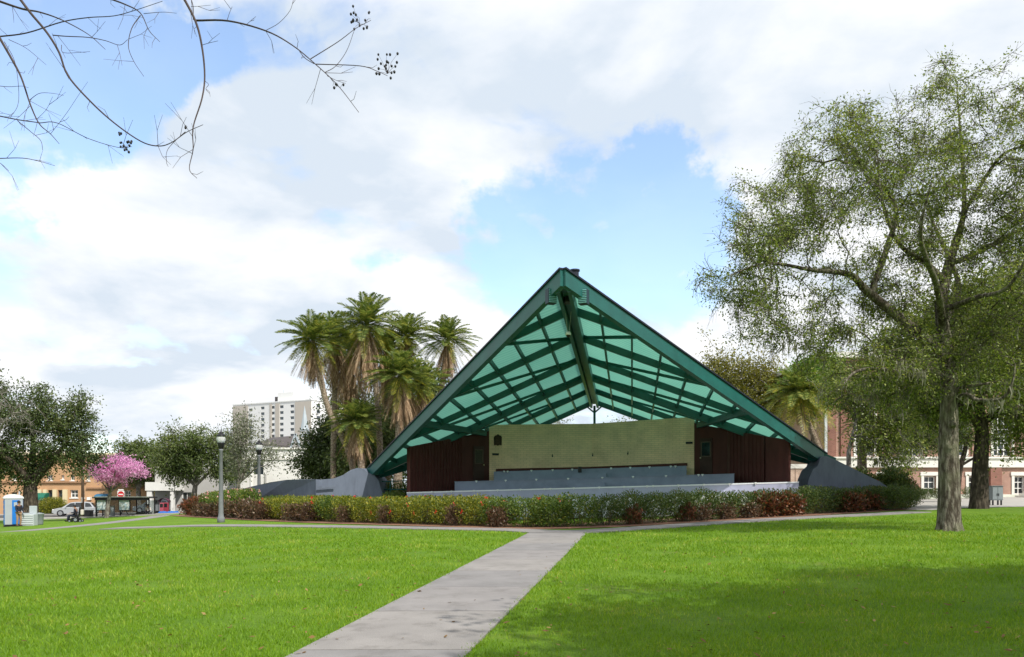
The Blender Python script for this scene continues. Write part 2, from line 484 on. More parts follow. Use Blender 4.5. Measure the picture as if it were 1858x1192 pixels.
def offset_line(pts, d):
    out = []
    for i, p in enumerate(pts):
        a = Vector(pts[max(0, i - 1)]); b = Vector(pts[min(len(pts) - 1, i + 1)]); t = (b - a); t.z = 0; t.normalize()
        out.append(Vector((p[0] - t.y * d, p[1] + t.x * d, 0)))
    return out

M_conc = mat('path_concrete', (.225, .212, .205), .9, .14, 1.2, bump=.35, bscale=60, dirt=((.125, .115, .105), 1.7, .7))
M_conc2 = mat('pale_concrete', (.36, .345, .32), .9, .08, 1.0, bump=.2, bscale=60, dirt=((.30, .28, .25), 2, .5))
M_soil = mat('joint_soil', (.09, .08, .06), .95, .3, 8)
M_asph = mat('asphalt', (.075, .075, .078), .9, .18, 2.5, bump=.3, bscale=80)
M_mulch = mat('mulch', (.13, .065, .04), .95, .35, 9, bump=.9, bscale=45, c2=(.26, .14, .085))
M_paint = mat('road_paint', (.72, .72, .70), .8, .08, 5)
M_yellow = mat('yellow_road_paint', (.62, .42, .05), .8, .08, 5)

# straight path towards the bandshell
PL0, PL1 = gpix(527, 1191), gpix(962, 966)
PR0, PR1 = gpix(846, 1191), gpix(1062, 970)
def xl(y): return PL0.x + (PL1.x - PL0.x) * (y - PL0.y) / (PL1.y - PL0.y)
def xr(y): return PR0.x + (PR1.x - PR0.x) * (y - PR0.y) / (PR1.y - PR0.y)
ys = [-4 + i * 1.0 for i in range(34)] + [29.9]
M_slabs = [M_conc, mat('path_concrete_grey', (.205, .196, .192), .9, .14, 1.5, bump=.35, bscale=60, dirt=((.12, .11, .10), 1.3, .7)), mat('path_concrete_warm', (.240, .225, .212), .9, .14, 1.0, bump=.35, bscale=60, dirt=((.13, .118, .105), 2.1, .7))]
path_o = drape('path', [(xl(y), y, 0) for y in ys], [(xr(y), y, 0) for y in ys], .004, M_soil, nx=4)
rng = random.Random(4)
y = -4.0
joints = []
# joints placed so that one crosses near the foot of the picture
ylist = [-3.9, -1.6, .7, 3.0, 5.4, 7.85, 10.3, 12.8, 15.3, 17.8, 20.3, 22.8, 25.3, 27.6, 29.75]
for i in range(len(ylist) - 1):
    a, b = ylist[i] + .011, ylist[i + 1] - .011
    sl = [a + (b - a) * t / 3 for t in range(4)]
    drape('slab', [(xl(q), q, 0) for q in sl], [(xr(q), q, 0) for q in sl], .022 + rng.uniform(-.002, .003), M_slabs[i * 7 % 3], thick=.03, nx=2, parent=path_o)

# curved walk along the planting bed
ringpix = [(180, 961), (250, 959), (340, 956), (500, 957), (650, 959), (800, 962), (900, 964), (960, 967), (1060, 968), (1150, 963), (1250, 956), (1350, 949), (1480, 941), (1600, 935), (1690, 930)]
ring = smooth_line([gpix(*p) for p in ringpix], 8)
ring_b = offset_line(ring, 1.55)
drape('curved_walk', ring, ring_b, .036, M_conc, thick=.05, nx=2)
RX = np.array([p.x for p in ring]); RY = np.array([p.y for p in ring])
def yring(x): return np.interp(x, RX, RY)

# side path on the left running back towards the bus stop
sp = smooth_line([gpix(60, 963), gpix(150, 955), gpix(200, 950), gpix(250, 944), gpix(297, 937.5), gpix(312, 934)], 6)
drape('side_path', sp, offset_line(sp, 1.9), .012, M_conc, thick=.03, nx=3)

# planting bed under the hedge
HP = [gpix(318, 935), gpix(345, 937), gpix(420, 941), gpix(500, 945), gpix(600, 949), gpix(700, 952), gpix(800, 955), gpix(900, 958), gpix(1000, 959), gpix(1100, 956), gpix(1200, 951), gpix(1300, 945), gpix(1420, 938), gpix(1540, 931), gpix(1645, 924)]
hedge_line = smooth_line(HP, 8)
bed_a = offset_line(hedge_line, -.55); bed_b = offset_line(hedge_line, 3.6)
drape('planting_bed', bed_a, bed_b, .022, M_mulch, nx=6)

# paved forecourt round the bandshell and at the brick building
drape('forecourt', [(-15, 50.5, 0), (-8, 46, 0), (0, 40, 0), (8, 41, 0), (16, 45, 0), (22, 50, 0)],
      [(-15, 64, 0), (-8, 64, 0), (0, 64, 0), (8, 64, 0), (16, 64, 0), (22, 64, 0)], .030, M_conc2, nx=36)
pl = [gpix(1640, 926), gpix(1690, 926), gpix(1740, 922), gpix(1858, 919.5), gpix(1990, 919)]
drape('plaza', [Vector((p.x, p.y, 0)) for p in pl], [Vector((p.x + 6 + i * 2, 65.4, 0)) for i, p in enumerate(pl)], .016, M_conc2, nx=10)

# street on the left with pavement, kerbs and centre line
sx = [-130 + 2.0 * i for i in range(56)]
drape('street', [(x, 87.5, 0) for x in sx], [(x, 101, 0) for x in sx], .006, M_asph, nx=2)
drape('street_pavement', [(x, 83.4, 0) for x in sx], [(x, 87.2, 0) for x in sx], .12, M_conc2, thick=.16, nx=2)
drape('far_pavement', [(x, 101.3, 0) for x in sx], [(x, 104.6, 0) for x in sx], .12, M_conc2, thick=.16, nx=2)
drape('kerb', [(x, 87.2, 0) for x in sx], [(x, 87.5, 0) for x in sx], .14, M_conc, thick=.18, nx=1)
drape('kerb', [(x, 101, 0) for x in sx], [(x, 101.3, 0) for x in sx], .14, M_conc, thick=.18, nx=1)
for dx in range(0, 110, 6):
    drape('lane_marking', [(-128 + dx, 94.1, 0), (-125 + dx, 94.1, 0)], [(-128 + dx, 94.25, 0), (-125 + dx, 94.25, 0)], .011, M_yellow, nx=1)

# built-up ground behind the street and the park
mb = MB(); xs = [-2500, -700, -300, -150, -100] + list(range(-70, 71)) + [100, 150, 300, 700, 2500]; ys = [104.9, 200, 400, 900, 3000]
for y in ys:
    for x in xs: mb.v.append((x, y, g(x) + .005))
for j in range(len(ys) - 1):
    for i in range(len(xs) - 1): a = j * len(xs) + i; mb.f.append((a, a + 1, a + 1 + len(xs), a + len(xs)))
tag(mb.build('town_ground', mat('town_paving', (.20, .195, .185), .9, .15, .2)), kind='structure')

# ------------------------------------------------------------------ grass blades
def grass(name, ymin, ymax, n, hmin, hmax, wid, seed, mat_, side=1.35):
    r = np.random.default_rng(seed)
    u = r.random(n); Y = ymin * (ymax / ymin) ** u                 # density ~ 1/Y^2 per area
    X = (r.random(n) * 2 - 1) * side * Y * .637
    keep = ~((X > np.interp(Y, [-4, 30], [xl(-4), xl(30)]) + r.random(n) ** 3 * .11) & (X < np.interp(Y, [-4, 30], [xr(-4), xr(30)]) - r.random(n) ** 3 * .11))
    keep &= Y < np.where((X > -24) & (X < 22), yring(X) - .03, 34.0)
    # thin patches
    keep &= (np.sin(X * 1.7 + 1.3 * np.sin(Y * .9)) * np.sin(Y * 1.3 + 2 * np.sin(X * .5)) + r.random(n) * 1.25) > -.02
    X = X[keep]; Y = Y[keep]; n = len(X)
    Z = gnp(X)
    a = r.random(n) * 2 * np.pi
    sc = np.clip(Y / 9.0, 1.0, 2.6)
    h = (hmin + (hmax - hmin) * r.random(n)) * (1 + .25 * (sc - 1)); w = wid * (0.7 + .6 * r.random(n)) * sc
    dx, dy = np.cos(a), np.sin(a)                                   # width direction
    la = r.random(n) * 2 * np.pi; le = h * (.25 + .75 * r.random(n))
    lx, ly = np.cos(la) * le, np.sin(la) * le
    P = np.stack([X, Y, Z], 1)
    D = np.stack([dx, dy, 0 * dx], 1) * w[:, None] / 2
    mid = P + np.stack([lx * .35, ly * .35, h * .62], 1); tip = P + np.stack([lx, ly, h], 1)
    V = np.stack([P - D, P + D, mid + D * .75, mid - D * .75, tip + D * .08, tip - D * .08], 1).reshape(-1, 3)
    b = np.arange(n)[:, None] * 6
    F = np.concatenate([b + np.array([[0, 1, 2, 3]]), b + np.array([[3, 2, 4, 5]])], 0)
    me = np_mesh(name, V, F, mat_)
    o = ob(name, me); return o
def blade_mat():
    m = leaf_mat('grass_blade', (.080, .185, .010), (.185, .320, .018), (.42, .41, .10), trans=.35, rough=.5, spec=.25, scale=.55, clump=.62)
    return m
M_blade = blade_mat()
gr = grass('grass', 5.6, 36, 330000, .025, .055, .007, 3, M_blade)
tag(gr, 'short bright green lawn grass on both sides of the concrete path', 'grass', kind='stuff')

def litter():
    r = np.random.default_rng(9); n = 1100
    Y = 6 * (34 / 6) ** r.random(n); X = (r.random(n) * 2 - 1) * .85 * Y
    keep = Y < np.where((X > -24) & (X < 22), yring(X) - .05, 34.0)
    onp = (X > np.interp(Y, [-4, 30], [xl(-4), xl(30)])) & (X < np.interp(Y, [-4, 30], [xr(-4), xr(30)]))
    keep &= ~onp | (r.random(n) < .25); X, Y, onp = X[keep], Y[keep], onp[keep]; n = len(X)
    C = np.stack([X, Y, gnp(X) + np.where(onp, .03, .045)], 1)
    a = r.random(n) * 6.28; d = np.stack([np.cos(a), np.sin(a), r.normal(0, .25, n)], 1); s = np.stack([-np.sin(a), np.cos(a), r.normal(0, .25, n)], 1)
    L = (.05 + .05 * r.random((n, 1))); Wd = L * .42
    V = np.stack([C, C + d * L * .5 + s * Wd * .5, C + d * L, C + d * L * .5 - s * Wd * .5], 1).reshape(-1, 3)
    o = ob('fallen_leaves', np_mesh('fallen_leaves', V, np.arange(n * 4).reshape(n, 4), leaf_mat('dry_leaf', (.10, .055, .025), (.24, .15, .06), (.36, .27, .12), trans=.1, rough=.8, spec=.1)))
    tag(o, 'scattered dry brown leaves on the lawn and path', 'leaves', kind='stuff')
litter()
# ================================================================== BANDSHELL
US = 1.08                            # size of the building's planning unit in metres
BO = Vector((2.35 * US, 32.0 * US, 0.0))
BA = Vector((.148, .989, 0)).normalized(); BB = Vector((BA.y, -BA.x, 0))
TILT = .027
def W(u, v, h):                      # bandshell frame -> root-local coordinates (ground falls away to the left)
    p = (BB * u + BA * v) * US
    return Vector((p.x, p.y, EYE + (h + TILT * u - EYE) * US))
def Wd_(u, v): p = (BB * u + BA * v) * US; return Vector((p.x, p.y, 0))
def hr(u, v): return 8.72 - .0757 * v - .408 * abs(u)
VF, VB, UF, VL, UE = -3.72, 20.2, 12.4, 12.13, 4.1
def vfront(u): return VF + (VL - VF) * abs(u) / UF
def vrear(u): return VB if abs(u) <= UE else VB - (VB - VL) * (abs(u) - UE) / (UF - UE)
def uend(v): return UF * (v - VF) / (VL - VF) if v <= VL else UE + (UF - UE) * (VB - v) / (VB - VL)

M_teal = mat('teal_steel_paint', (.010, .100, .090), .42, .16, 1.6, bump=.05, bscale=30, spec=.5, dirt=((.012, .075, .07), 3.0, .4))
M_tealdark = mat('dark_flashing', (.012, .016, .028), .5, .1, 3)
M_cblue = mat('blue_grey_concrete', (.125, .148, .195), .85, .16, 1.4, bump=.3, bscale=30, dirt=((.075, .085, .115), 2.2, .6), stretch=(1, 1, .28))
M_stage = mat('stage_paint', (.24, .27, .36), .7, .10, 1.5, bump=.08, bscale=40, dirt=((.15, .17, .23), 2.0, .4))
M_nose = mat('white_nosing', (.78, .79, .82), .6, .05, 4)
M_siding = mat('dark_red_siding', (.085, .024, .020), .75, .18, 2.5, bump=.15, bscale=40, stretch=(1, 1, .3))
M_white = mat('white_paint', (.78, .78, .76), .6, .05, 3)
M_black = mat('black_metal', (.012, .012, .014), .45, .1, 4)
M_bronze = mat('bronze_plaque', (.035, .022, .012), .5, .2, 8, metal=.4)
M_wall = brick_mat('yellow_painted_brick', (.92, .64, .42), (.85, .585, .375), (.66, .46, .28), .40, .125, .012, rough=.75, bump=.45, var=.4)
M_glassdk = glass_mat('dark_glass', (.015, .02, .022), .1)
def panel_mat():
    m, nt, b = new_mat('green_translucent_panel')
    N = nt.nodes.new; L = nt.links.new
    tc = N('ShaderNodeTexCoord'); mp = N('ShaderNodeMapping'); L(tc.outputs['Object'], mp.inputs[0])
    mp.inputs['Rotation'].default_value = (0, 0, R(-8.5))
    w = N('ShaderNodeTexWave'); w.wave_type = 'BANDS'; w.bands_direction = 'Y'; w.inputs['Scale'].default_value = .9
    w.inputs['Distortion'].default_value = 1.2; w.inputs['Detail'].default_value = 3; w.inputs['Detail Scale'].default_value = 2
    L(mp.outputs[0], w.inputs['Vector'])
    n = N('ShaderNodeTexNoise'); n.inputs['Scale'].default_value = .5; n.inputs['Detail'].default_value = 6; L(tc.outputs['Object'], n.inputs['Vector'])
    mm = N('ShaderNodeMix'); mm.data_type = 'FLOAT'; mm.inputs[0].default_value = .55; L(w.outputs['Fac'], mm.inputs[2]); L(n.outputs[0], mm.inputs[3])
    cr = N('ShaderNodeValToRGB'); e = cr.color_ramp.elements
    e[0].position = .25; e[0].color = (.29, .52, .46, 1); e[1].position = .75; e[1].color = (.40, .62, .54, 1)
    L(mm.outputs[0], cr.inputs[0]); L(cr.outputs[0], b.inputs['Base Color']); b.inputs['Roughness'].default_value = .45
    tr = N('ShaderNodeBsdfTranslucent'); L(cr.outputs[0], tr.inputs[0])
    ms = N('ShaderNodeMixShader'); ms.inputs[0].default_value = .78
    L(b.outputs[0], ms.inputs[1]); L(tr.outputs[0], ms.inputs[2]); L(ms.outputs[0], nt.nodes['Material Output'].inputs[0])
    bp = N('ShaderNodeBump'); bp.inputs['Strength'].default_value = .3; bp.inputs['Distance'].default_value = .02
    L(w.outputs['Fac'], bp.inputs['Height']); L(bp.outputs[0], b.inputs['Normal'])
    return m
M_panel = panel_mat()

def clip_poly(poly, a, b, c):        # keep a*x+b*y<=c
    out = []
    for i in range(len(poly)):
        p, q = poly[i], poly[(i + 1) % len(poly)]
        dp = a * p[0] + b * p[1] - c; dq = a * q[0] + b * q[1] - c
        if dp <= 0: out.append(p)
        if dp * dq < 0:
            t = dp / (dp - dq); out.append((p[0] + (q[0] - p[0]) * t, p[1] + (q[1] - p[1]) * t))
    return out
shell = thing('bandshell', 'bandshell stage under a steep green translucent gabled roof with yellow brick back wall', 'bandshell', BO)
def rbeam(mb, p0, p1, w, up, down):
    """member following the roof slope from (u,v) p0 to p1; top = hr+up, bottom = hr-down, w wide"""
    a = Vector(p0); b = Vector(p1); d = (b - a).normalized(); s = Vector((-d.y, d.x)) * w / 2
    vs = []
    for p in (a, b):
        for sg, z in ((-1, -down), (1, -down), (1, up), (-1, up)):
            q = p + s * sg; vs.append(W(q.x, q.y, hr(p.x, p.y) + z))
    mb.add(vs, [(0, 3, 2, 1), (4, 5, 6, 7), (0, 1, 5, 4), (1, 2, 6, 5), (2, 3, 7, 6), (3, 0, 4, 7)])
    return mb
def part(mb, name, m, parent=shell, smooth=False):
    me = mb.mesh(name, m, smooth); fix_normals(me); return ob(name, me, parent)
RV = [4.045 * k for k in range(6)]     # rafter stations
for sg in (-1, 1):
    # front rake beams with dark flashing on top
    rk = part(rbeam(MB(), (0, VF), (sg * UF * 1.012, VL + .19), .24, .27, .30), 'rake_beam', M_teal)
    part(rbeam(MB(), (0, VF - .03), (sg * UF, VL - .03), .32, .34, -.272), 'flashing', M_tealdark, rk)
    for k, v in enumerate(RV):
        ue = uend(v)
        dn = .20 if k != 3 else .30
        part(rbeam(MB(), (sg * .12, v), (sg * (ue - .03), v), .17 if k != 3 else .22, .13, dn), 'rafter', M_teal)
        if k < 3:                       # bracing rods from rake end to next ridge node
            mb = MB(); a = W(sg * (ue - .1), v, hr(ue, v) - .08); b = W(sg * .2, RV[k + 1], hr(0, RV[k + 1]) - .1); mb.beam(a, b, .09, .15)
            part(mb, 'brace', M_teal)
    mb = MB(); mb.beam(W(sg * 8.9, RV[3], hr(8.9, RV[3]) - .05), W(sg * .2, RV[4], hr(0, RV[4]) - .1), .08, .13); part(mb, 'brace', M_teal)
    k = 1
    while k * 1.2 < UF - .4:            # purlins
        u = k * 1.2
        part(rbeam(MB(), (sg * u, vfront(u) + .1), (sg * u, vrear(u) - .05), .085, .12, .10), 'purlin', M_teal); k += 1
    # rear eave fascia
    part(rbeam(MB(), (sg * UE, VB), (sg * (UF - .15), VL + .1), .12, .2, .42), 'eave_fascia', M_teal)
    # translucent sheets between the members
    vs_ = [VF + .05] + RV
    for j in range(len(vs_) - 1):
        for i in range(11):
            u0, u1 = (i * 1.2 + .003 if i else 0), (i + 1) * 1.2 - .003
            v0, v1 = vs_[j] + (.004 if j else 0), vs_[j + 1] - (.004 if j < 5 else -.06)
            poly = [(u0, v0), (u1, v0), (u1, v1), (u0, v1)]
            poly = clip_poly(poly, (VL - VF) / UF, -1, -VF - .02)                       # behind the rake
            poly = clip_poly(poly, (VB - VL) / (UF - UE), 1, VB + UE * (VB - VL) / (UF - UE) - .02)
            if len(poly) < 3: continue
            A = abs(sum(poly[q][0] * poly[(q + 1) % len(poly)][1] - poly[(q + 1) % len(poly)][0] * poly[q][1] for q in range(len(poly)))) / 2
            if A < .05: continue
            mb = MB(); mb.prism([W(sg * p[0], p[1], hr(p[0], p[1]) + .14) for p in poly], (0, 0, .02)); part(mb, 'roof_panel', M_panel)
# ridge: twin beams, cap, rear post
for s in (-.2, .2): part(rbeam(MB(), (s, VF + .3), (s, VB + .1), .14, .20, .34), 'ridge_beam', M_teal)
part(rbeam(MB(), (0, VF + .35), (0, VB), .22, .02, .18), 'ridge_channel', M_teal)
part(rbeam(MB(), (0, VF + .5), (0, VB + .1), .5, .33, -.165), 'ridge_cap', M_tealdark)
mb = MB(); mb.tube([W(0, VB - .1, .1), W(0, VB - .1, hr(0, VB) - .3)], .085, 10); part(mb, 'rear_post', M_teal)
mb = MB(); b = W(0, VB - .1, hr(0, VB) - .42); mb.beam(W(-.55, VB - .1, hr(0, VB) - .28), W(0, VB - .1, hr(0, VB) - .75), .1, .1); mb.beam(W(.55, VB - .1, hr(0, VB) - .28), W(0, VB - .1, hr(0, VB) - .75), .1, .1); part(mb, 'post_bracket', M_teal)
# drum vent on the peak
mb = MB(); c = W(.35, VF + .9, hr(0, VF) + .22); mb.lathe([(.16, 0), (.16, .22), (.20, .24), (.20, .30), (.05, .34)], 14, c); part(mb, 'roof_vent', M_tealdark, smooth=False)
# struts from rake to the corners of the back wall
for sg in (-1, 1):
    u0 = 7.75
    a = W(sg * u0, vfront(u0) + .05, hr(u0, vfront(u0)) - .12); b = W(sg * 6.1, 14.2, 4.95)
    mb = MB(); mb.beam(a, b, .26, .34); part(mb, 'strut', M_teal)

# ---- back wall: two yellow brick leaves meeting in a shallow V
H1, H2, H3 = 1.61, 2.12, 2.66
WT = 5.46
for sg in (-1, 1):
    e, c = (sg * 5.9, 14.5), (0, 16.6)
    poly = [W(e[0], e[1], H2 - .1), W(c[0], c[1], H2 - .1), W(c[0], c[1], WT), W(e[0], e[1], WT)]
    mb = MB(); mb.prism(poly, BA * .3); wl = part(mb, 'back_wall', M_wall)
    # dark strip standing in for the shaded slot along the foot of the wall
    a, b = Vector((sg * 5.5, 14.57)), Vector((0, 16.53))
    mb = MB(); n = Vector((0, -.05))
    mb.prism([W(a.x, a.y - .02, H3 + .02), W(b.x, b.y - .02, H3 + .02), W(b.x, b.y - .02, H3 + .2), W(a.x, a.y - .02, H3 + .2)], BA * -.06); part(mb, 'recess_shade_strip', M_siding)
# plaque, slots, hooks
def wallpt(u, h): t = abs(u) / 5.9; return W(u, 16.6 - 2.1 * t, h)
mb = MB(); c = wallpt(-5.42, 4.55); dirw = (wallpt(-5, 4) - wallpt(-5.8, 4)).normalized(); nrm = Vector((dirw.y, -dirw.x, 0)); up = Vector((0, 0, 1))
shp = [(-.25, -.33), (-.08, -.31), (0, -.36), (.08, -.31), (.25, -.33), (.26, .18), (.20, .28), (.09, .31), (0, .38), (-.09, .31), (-.20, .28), (-.26, .18)]
mb.prism([c + dirw * a + up * b_ + nrm * .005 for a, b_ in shp], nrm * .05); pq = part(mb, 'plaque', M_bronze)
mb = MB()
for zz in (.18, .06, -.04, -.14, -.22): mb.box(c + nrm * .057 + up * zz, (.28 if zz < .1 else .2, .01, .025), Matrix.Rotation(math.atan2(dirw.y, dirw.x), 3, 'Z'))
part(mb, 'raised_lettering', mat('worn_bronze', (.09, .06, .03), .45, .2, 6, metal=.6), pq)
for u, h in ((-5.55, 3.72), (5.62, 4.0)):
    c = wallpt(u, h); sgn = 1 if u < 0 else -1
    dw = (wallpt(u + .2 * sgn, h) - wallpt(u, h)).normalized() * sgn; nn = Vector((dw.y, -dw.x, 0))
    mb = MB(); mb.box(c + nn * .03, (.42, .06, .13), Matrix.Rotation(math.atan2(dw.y, dw.x), 3, 'Z')); part(mb, 'vent_slot', M_black)
for u in (-2.3, .05, 2.15):
    c = wallpt(u, 3.55); mb = MB(); mb.tube([c, c + Vector((0, -.1, 0)), c + Vector((0, -.12, .14))], .02, 6); mb.box(c + Vector((0, -.01, 0)), (.08, .04, .12)); part(mb, 'cable_hook', M_black)

# ---- stage: three terraces
def slab(name, poly, h0, h1, m):
    mb = MB(); bot = [W(u, v, h0) for u, v in poly]; top = [W(u, v, h1) for u, v in poly]
    n = len(poly); mb.add(bot + top, [tuple(range(n))[::-1], tuple(range(n, 2 * n))] + [(i, (i + 1) % n, n + (i + 1) % n, n + i) for i in range(n)])
    return part(mb, name, m)
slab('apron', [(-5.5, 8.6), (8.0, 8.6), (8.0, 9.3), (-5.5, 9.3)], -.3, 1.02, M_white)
slab('stage_deck', [(-9.35, 9.2), (10.5, 9.2), (10.5, 18), (-9.35, 18)], -.3, H1, M_stage)
slab('stage_tier', [(-7.1, 10.6), (7.6, 10.6), (7.6, 15), (5.9, 15.5), (0, 16.55), (-5.9, 15.5), (-7.1, 15)], H1 - .05, H2, M_stage)
slab('stage_tier', [(-5.35, 12.9), (5.35, 12.9), (5.35, 14.55), (0, 16.5), (-5.35, 14.55)], H2 - .05, H3, M_stage)
slab('stage_step', [(-.9, 9.9), (1.0, 9.9), (1.0, 10.62), (-.9, 10.62)], H1 - .03, H1 + .25, M_stage)
slab('stage_step', [(-.9, 12.3), (1.0, 12.3), (1.0, 12.92), (-.9, 12.92)], H2 - .03, H2 + .27, M_stage)
slab('fascia', [(-9.36, 9.17), (10.51, 9.17), (10.51, 9.21), (-9.36, 9.21)], -.3, H1 - .06, mat('sunlit_lilac_fascia', (.40, .41, .54), .7, .08, 1.2, dirt=((.28, .29, .38), 2.0, .4)))  # paler lilac stands in for sunlight on the stage front
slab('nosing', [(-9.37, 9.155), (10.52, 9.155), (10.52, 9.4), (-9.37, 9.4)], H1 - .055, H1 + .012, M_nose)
slab('nosing', [(-7.12, 10.575), (7.62, 10.575), (7.62, 10.7), (-7.12, 10.7)], H2 - .02, H2 + .008, M_stage)
def light_at(u, v, h):
    mb = MB(); mb.cbox(W(u, v, h), (.12, .08, .07), .015); mb.box(W(u, v, h - .055), (.04, .04, .05)); part(mb, 'step_light', M_white)
for u in (-8.0, -6.95, -5.75, -4.5, -3.3, -2.05, -1.75, -.55, .75, 2.0, 3.15, 3.45, 4.7, 5.95, 7.2, 8.45): light_at(u, 9.13, H1 - .005)
for u in (-5.9, -4.3, -2.65, -.95, .85, 2.45, 4.15, 5.8, 6.0): light_at(u, 10.56, H2 - .005)
for u in (-4.75, -4.55, -3.2, -2.0, -.9, 1.25, 2.3, 3.35, 4.5, 4.75): light_at(u, 12.86, H3 - .005)
mb = MB(); mb.cbox(W(-.45, 12.4, H3 - .05), (.2, .3, .35), .03); part(mb, 'floor_monitor', M_black)

# ---- side rooms under the wings
def wallrun(name, pts, base, m, top=None, thick=.14, batten=None):
    for i in range(len(pts) - 1):
        a, b = Vector(pts[i]), Vector(pts[i + 1]); d = (b - a); L = d.length; d.normalize()
        nrm = Vector((d.y, -d.x))
        if nrm.y > 0: nrm = -nrm
        ta = hr(a.x, a.y) - .12; tb = hr(b.x, b.y) - .12
        if top is not None: ta, tb = min(ta, top), min(tb, top)
        mb = MB(); back = -nrm * thick
        P = [W(a.x, a.y, base), W(b.x, b.y, base), W(b.x, b.y, tb), W(a.x, a.y, ta)]
        bw = Wd_(back.x, back.y); mb.prism(P, bw)
        wl = part(mb, name, m)
        if batten:
            mb = MB(); n = int(L / batten)
            for k in range(n + 1):
                p = a + d * (L * k / n if n else 0); t = ta + (tb - ta) * (k / n) - .02
                q0 = W(p.x, p.y, base); q1 = W(p.x, p.y, t); o = Wd_(nrm.x * .02, nrm.y * .02)
                mb.beam(q0 + o, q1 + o, .075, .07, up=Vector((nrm.x, nrm.y, 0)))
            mb.beam(P[0].lerp(P[3], .45) + Wd_(nrm.x * .05, nrm.y * .05), P[1].lerp(P[2], .45) + Wd_(nrm.x * .05, nrm.y * .05), .05, .04)
            tag(part(mb, 'battens', M_siding, wl), kind='stuff')
wallrun('side_wall', [(-9.35, 9.7), (-7.2, 12.75)], H1 + .002, M_siding, batten=.21)
wallrun('side_wall', [(-7.2, 12.75), (-5.72, 14.75)], H1 + .002, M_siding)
wallrun('side_wall', [(-9.42, 9.85), (-9.42, 13.9)], -.2, M_siding)
wallrun('side_wall', [(5.72, 14.66), (7.55, 12.9)], H1 + .002, M_siding)
wallrun('side_wall', [(7.62, 12.82), (9.15, 11.1)], H1 + .002, M_siding, batten=.24)
wallrun('side_wall', [(9.22, 11.0), (10.15, 9.8)], H1 + .002, M_siding)
wallrun('side_wall', [(10.2, 9.9), (10.2, 13.3)], -.2, M_siding)
mb = MB(); mb.beam(W(7.58, 12.8, H1), W(7.58, 12.8, hr(7.58, 12.8) - .2), .12, .12); part(mb, 'corner_post', mat('red_brown_trim', (.09, .035, .028), .7, .1, 4))
# doors with glazed panels
for a, b in ((Vector((-7.2, 12.75)), Vector((-5.93, 14.45))), (Vector((5.93, 14.45)), Vector((7.55, 12.9)))):
    d = (b - a).normalized(); nrm = Vector((d.y, -d.x)); nrm = nrm if nrm.y < 0 else -nrm
    t0 = .28 if a.x > 0 else .55; 
    p = a + d * ((.30 + .5) if a.x > 0 else ((b - a).length - .82)); base = H2 if True else H1
    ang = math.atan2(Wd_(d.x, d.y).y, Wd_(d.x, d.y).x); Rm = Matrix.Rotation(ang, 3, 'Z')
    o = Wd_(nrm.x, nrm.y)
    c = W(p.x, p.y, base + 1.07) + o * .03
    mb = MB(); mb.box(c, (.92, .05, 2.14), Rm); dr = part(mb, 'door', mat('door_brown', (.060, .026, .022), .6, .15, 3, bump=.1))
    mb = MB(); cw = c + Vector((0, 0, .42)) + o * .03
    for ox, oz, sx_, sz_ in ((-.33, 0, .05, .9), (.33, 0, .05, .9), (0, .43, .71, .05), (0, -.43, .71, .05)): mb.box(cw + Rm @ Vector((ox, 0, 0)) + Vector((0, 0, oz)), (sx_, .03, sz_), Rm)
    part(mb, 'window_frame', mat('window_trim_brown', (.13, .085, .06), .5, .1, 3), dr)
    mb = MB(); mb.box(cw - o * .005, (.62, .012, .82), Rm); part(mb, 'pane', M_glassdk, dr)
    sgn = -1 if a.x > 0 else 1
    mb = MB(); mb.sphere(c + Rm @ Vector((sgn * .38, 0, 0)) + o * .07 + Vector((0, 0, -.1)), .05, 10, 6); part(mb, 'knob', mat('brass', (.75, .65, .42), .3, .05, 5, metal=.8), dr, smooth=True)
# green boarding seen below the right wing
mb = MB(); mb.prism([W(7.7, 13.4, 4.1), W(10.0, 11.6, 3.45), W(10.0, 11.6, 3.0), W(7.7, 13.4, 3.7)], BA * .08); part(mb, 'infill_board', M_teal)

# ---- concrete thrust blocks carrying the feet of the roof
def local(p): return Vector(p) - BO
def atb(px, py, Y): return at(px, py, Y * US)
mb = MB()
poly = [(573, 871, 44.6), (606, 868, 44.8), (622, 862, 44.9), (636, 853, 45.0), (648, 849, 45.05), (659, 850, 45.1), (667, 858, 45.15), (679, 862, 45.2), (687, 872, 45.25), (697, 905, 45.3)]
P = [local(atb(*p)) for p in poly]
P += [local((P[-1].x + BO.x + .1, 45.3 * US, g(-7.5) - .2)), local((P[0].x + BO.x, 44.6 * US, g(-11) - .2))]
mb.prism(P, (.25, 2.0, 0)); b1 = part(mb, 'thrust_block', M_cblue)
mb = MB()
poly = [(573.5, 870, 44.6), (545, 869.5, 45.6), (520, 870.5, 46.5), (490, 875, 48.0), (455, 883, 50.0), (412, 894, 52.5)]
P = [local(atb(*p)) for p in poly]
x_ = P[-1].x + BO.x; P += [local((x_, 52.5 * US, g(x_) - .3)), local((P[0].x + BO.x, 44.6 * US, g(-11) - .3))]
mb.prism(P, (.33, .28, 0)); part(mb, 'wing_wall', M_cblue)
mb = MB(); mb.beam(local(atb(577, 884, 44.45)), local(atb(608, 881, 44.6)), .05, .12); part(mb, 'form_ledge', M_cblue)
mb = MB()
poly = [(1463, 890, 41.2), (1468, 868, 41.2), (1475, 852, 41.2), (1484, 845, 41.2), (1489, 830, 41.2), (1500, 827.5, 41.2), (1520, 836, 41.2), (1560, 856, 41.2), (1595, 873, 41.2), (1618, 888, 41.2)]
P = [local(atb(*p)) for p in poly]
P += [local((P[-1].x + BO.x + .2, 41.2 * US, g(20) - .2)), local((P[0].x + BO.x - .1, 41.2 * US, g(15) - .2))]
mb.prism(P, (.1, 2.0, 0)); part(mb, 'thrust_block', M_cblue)
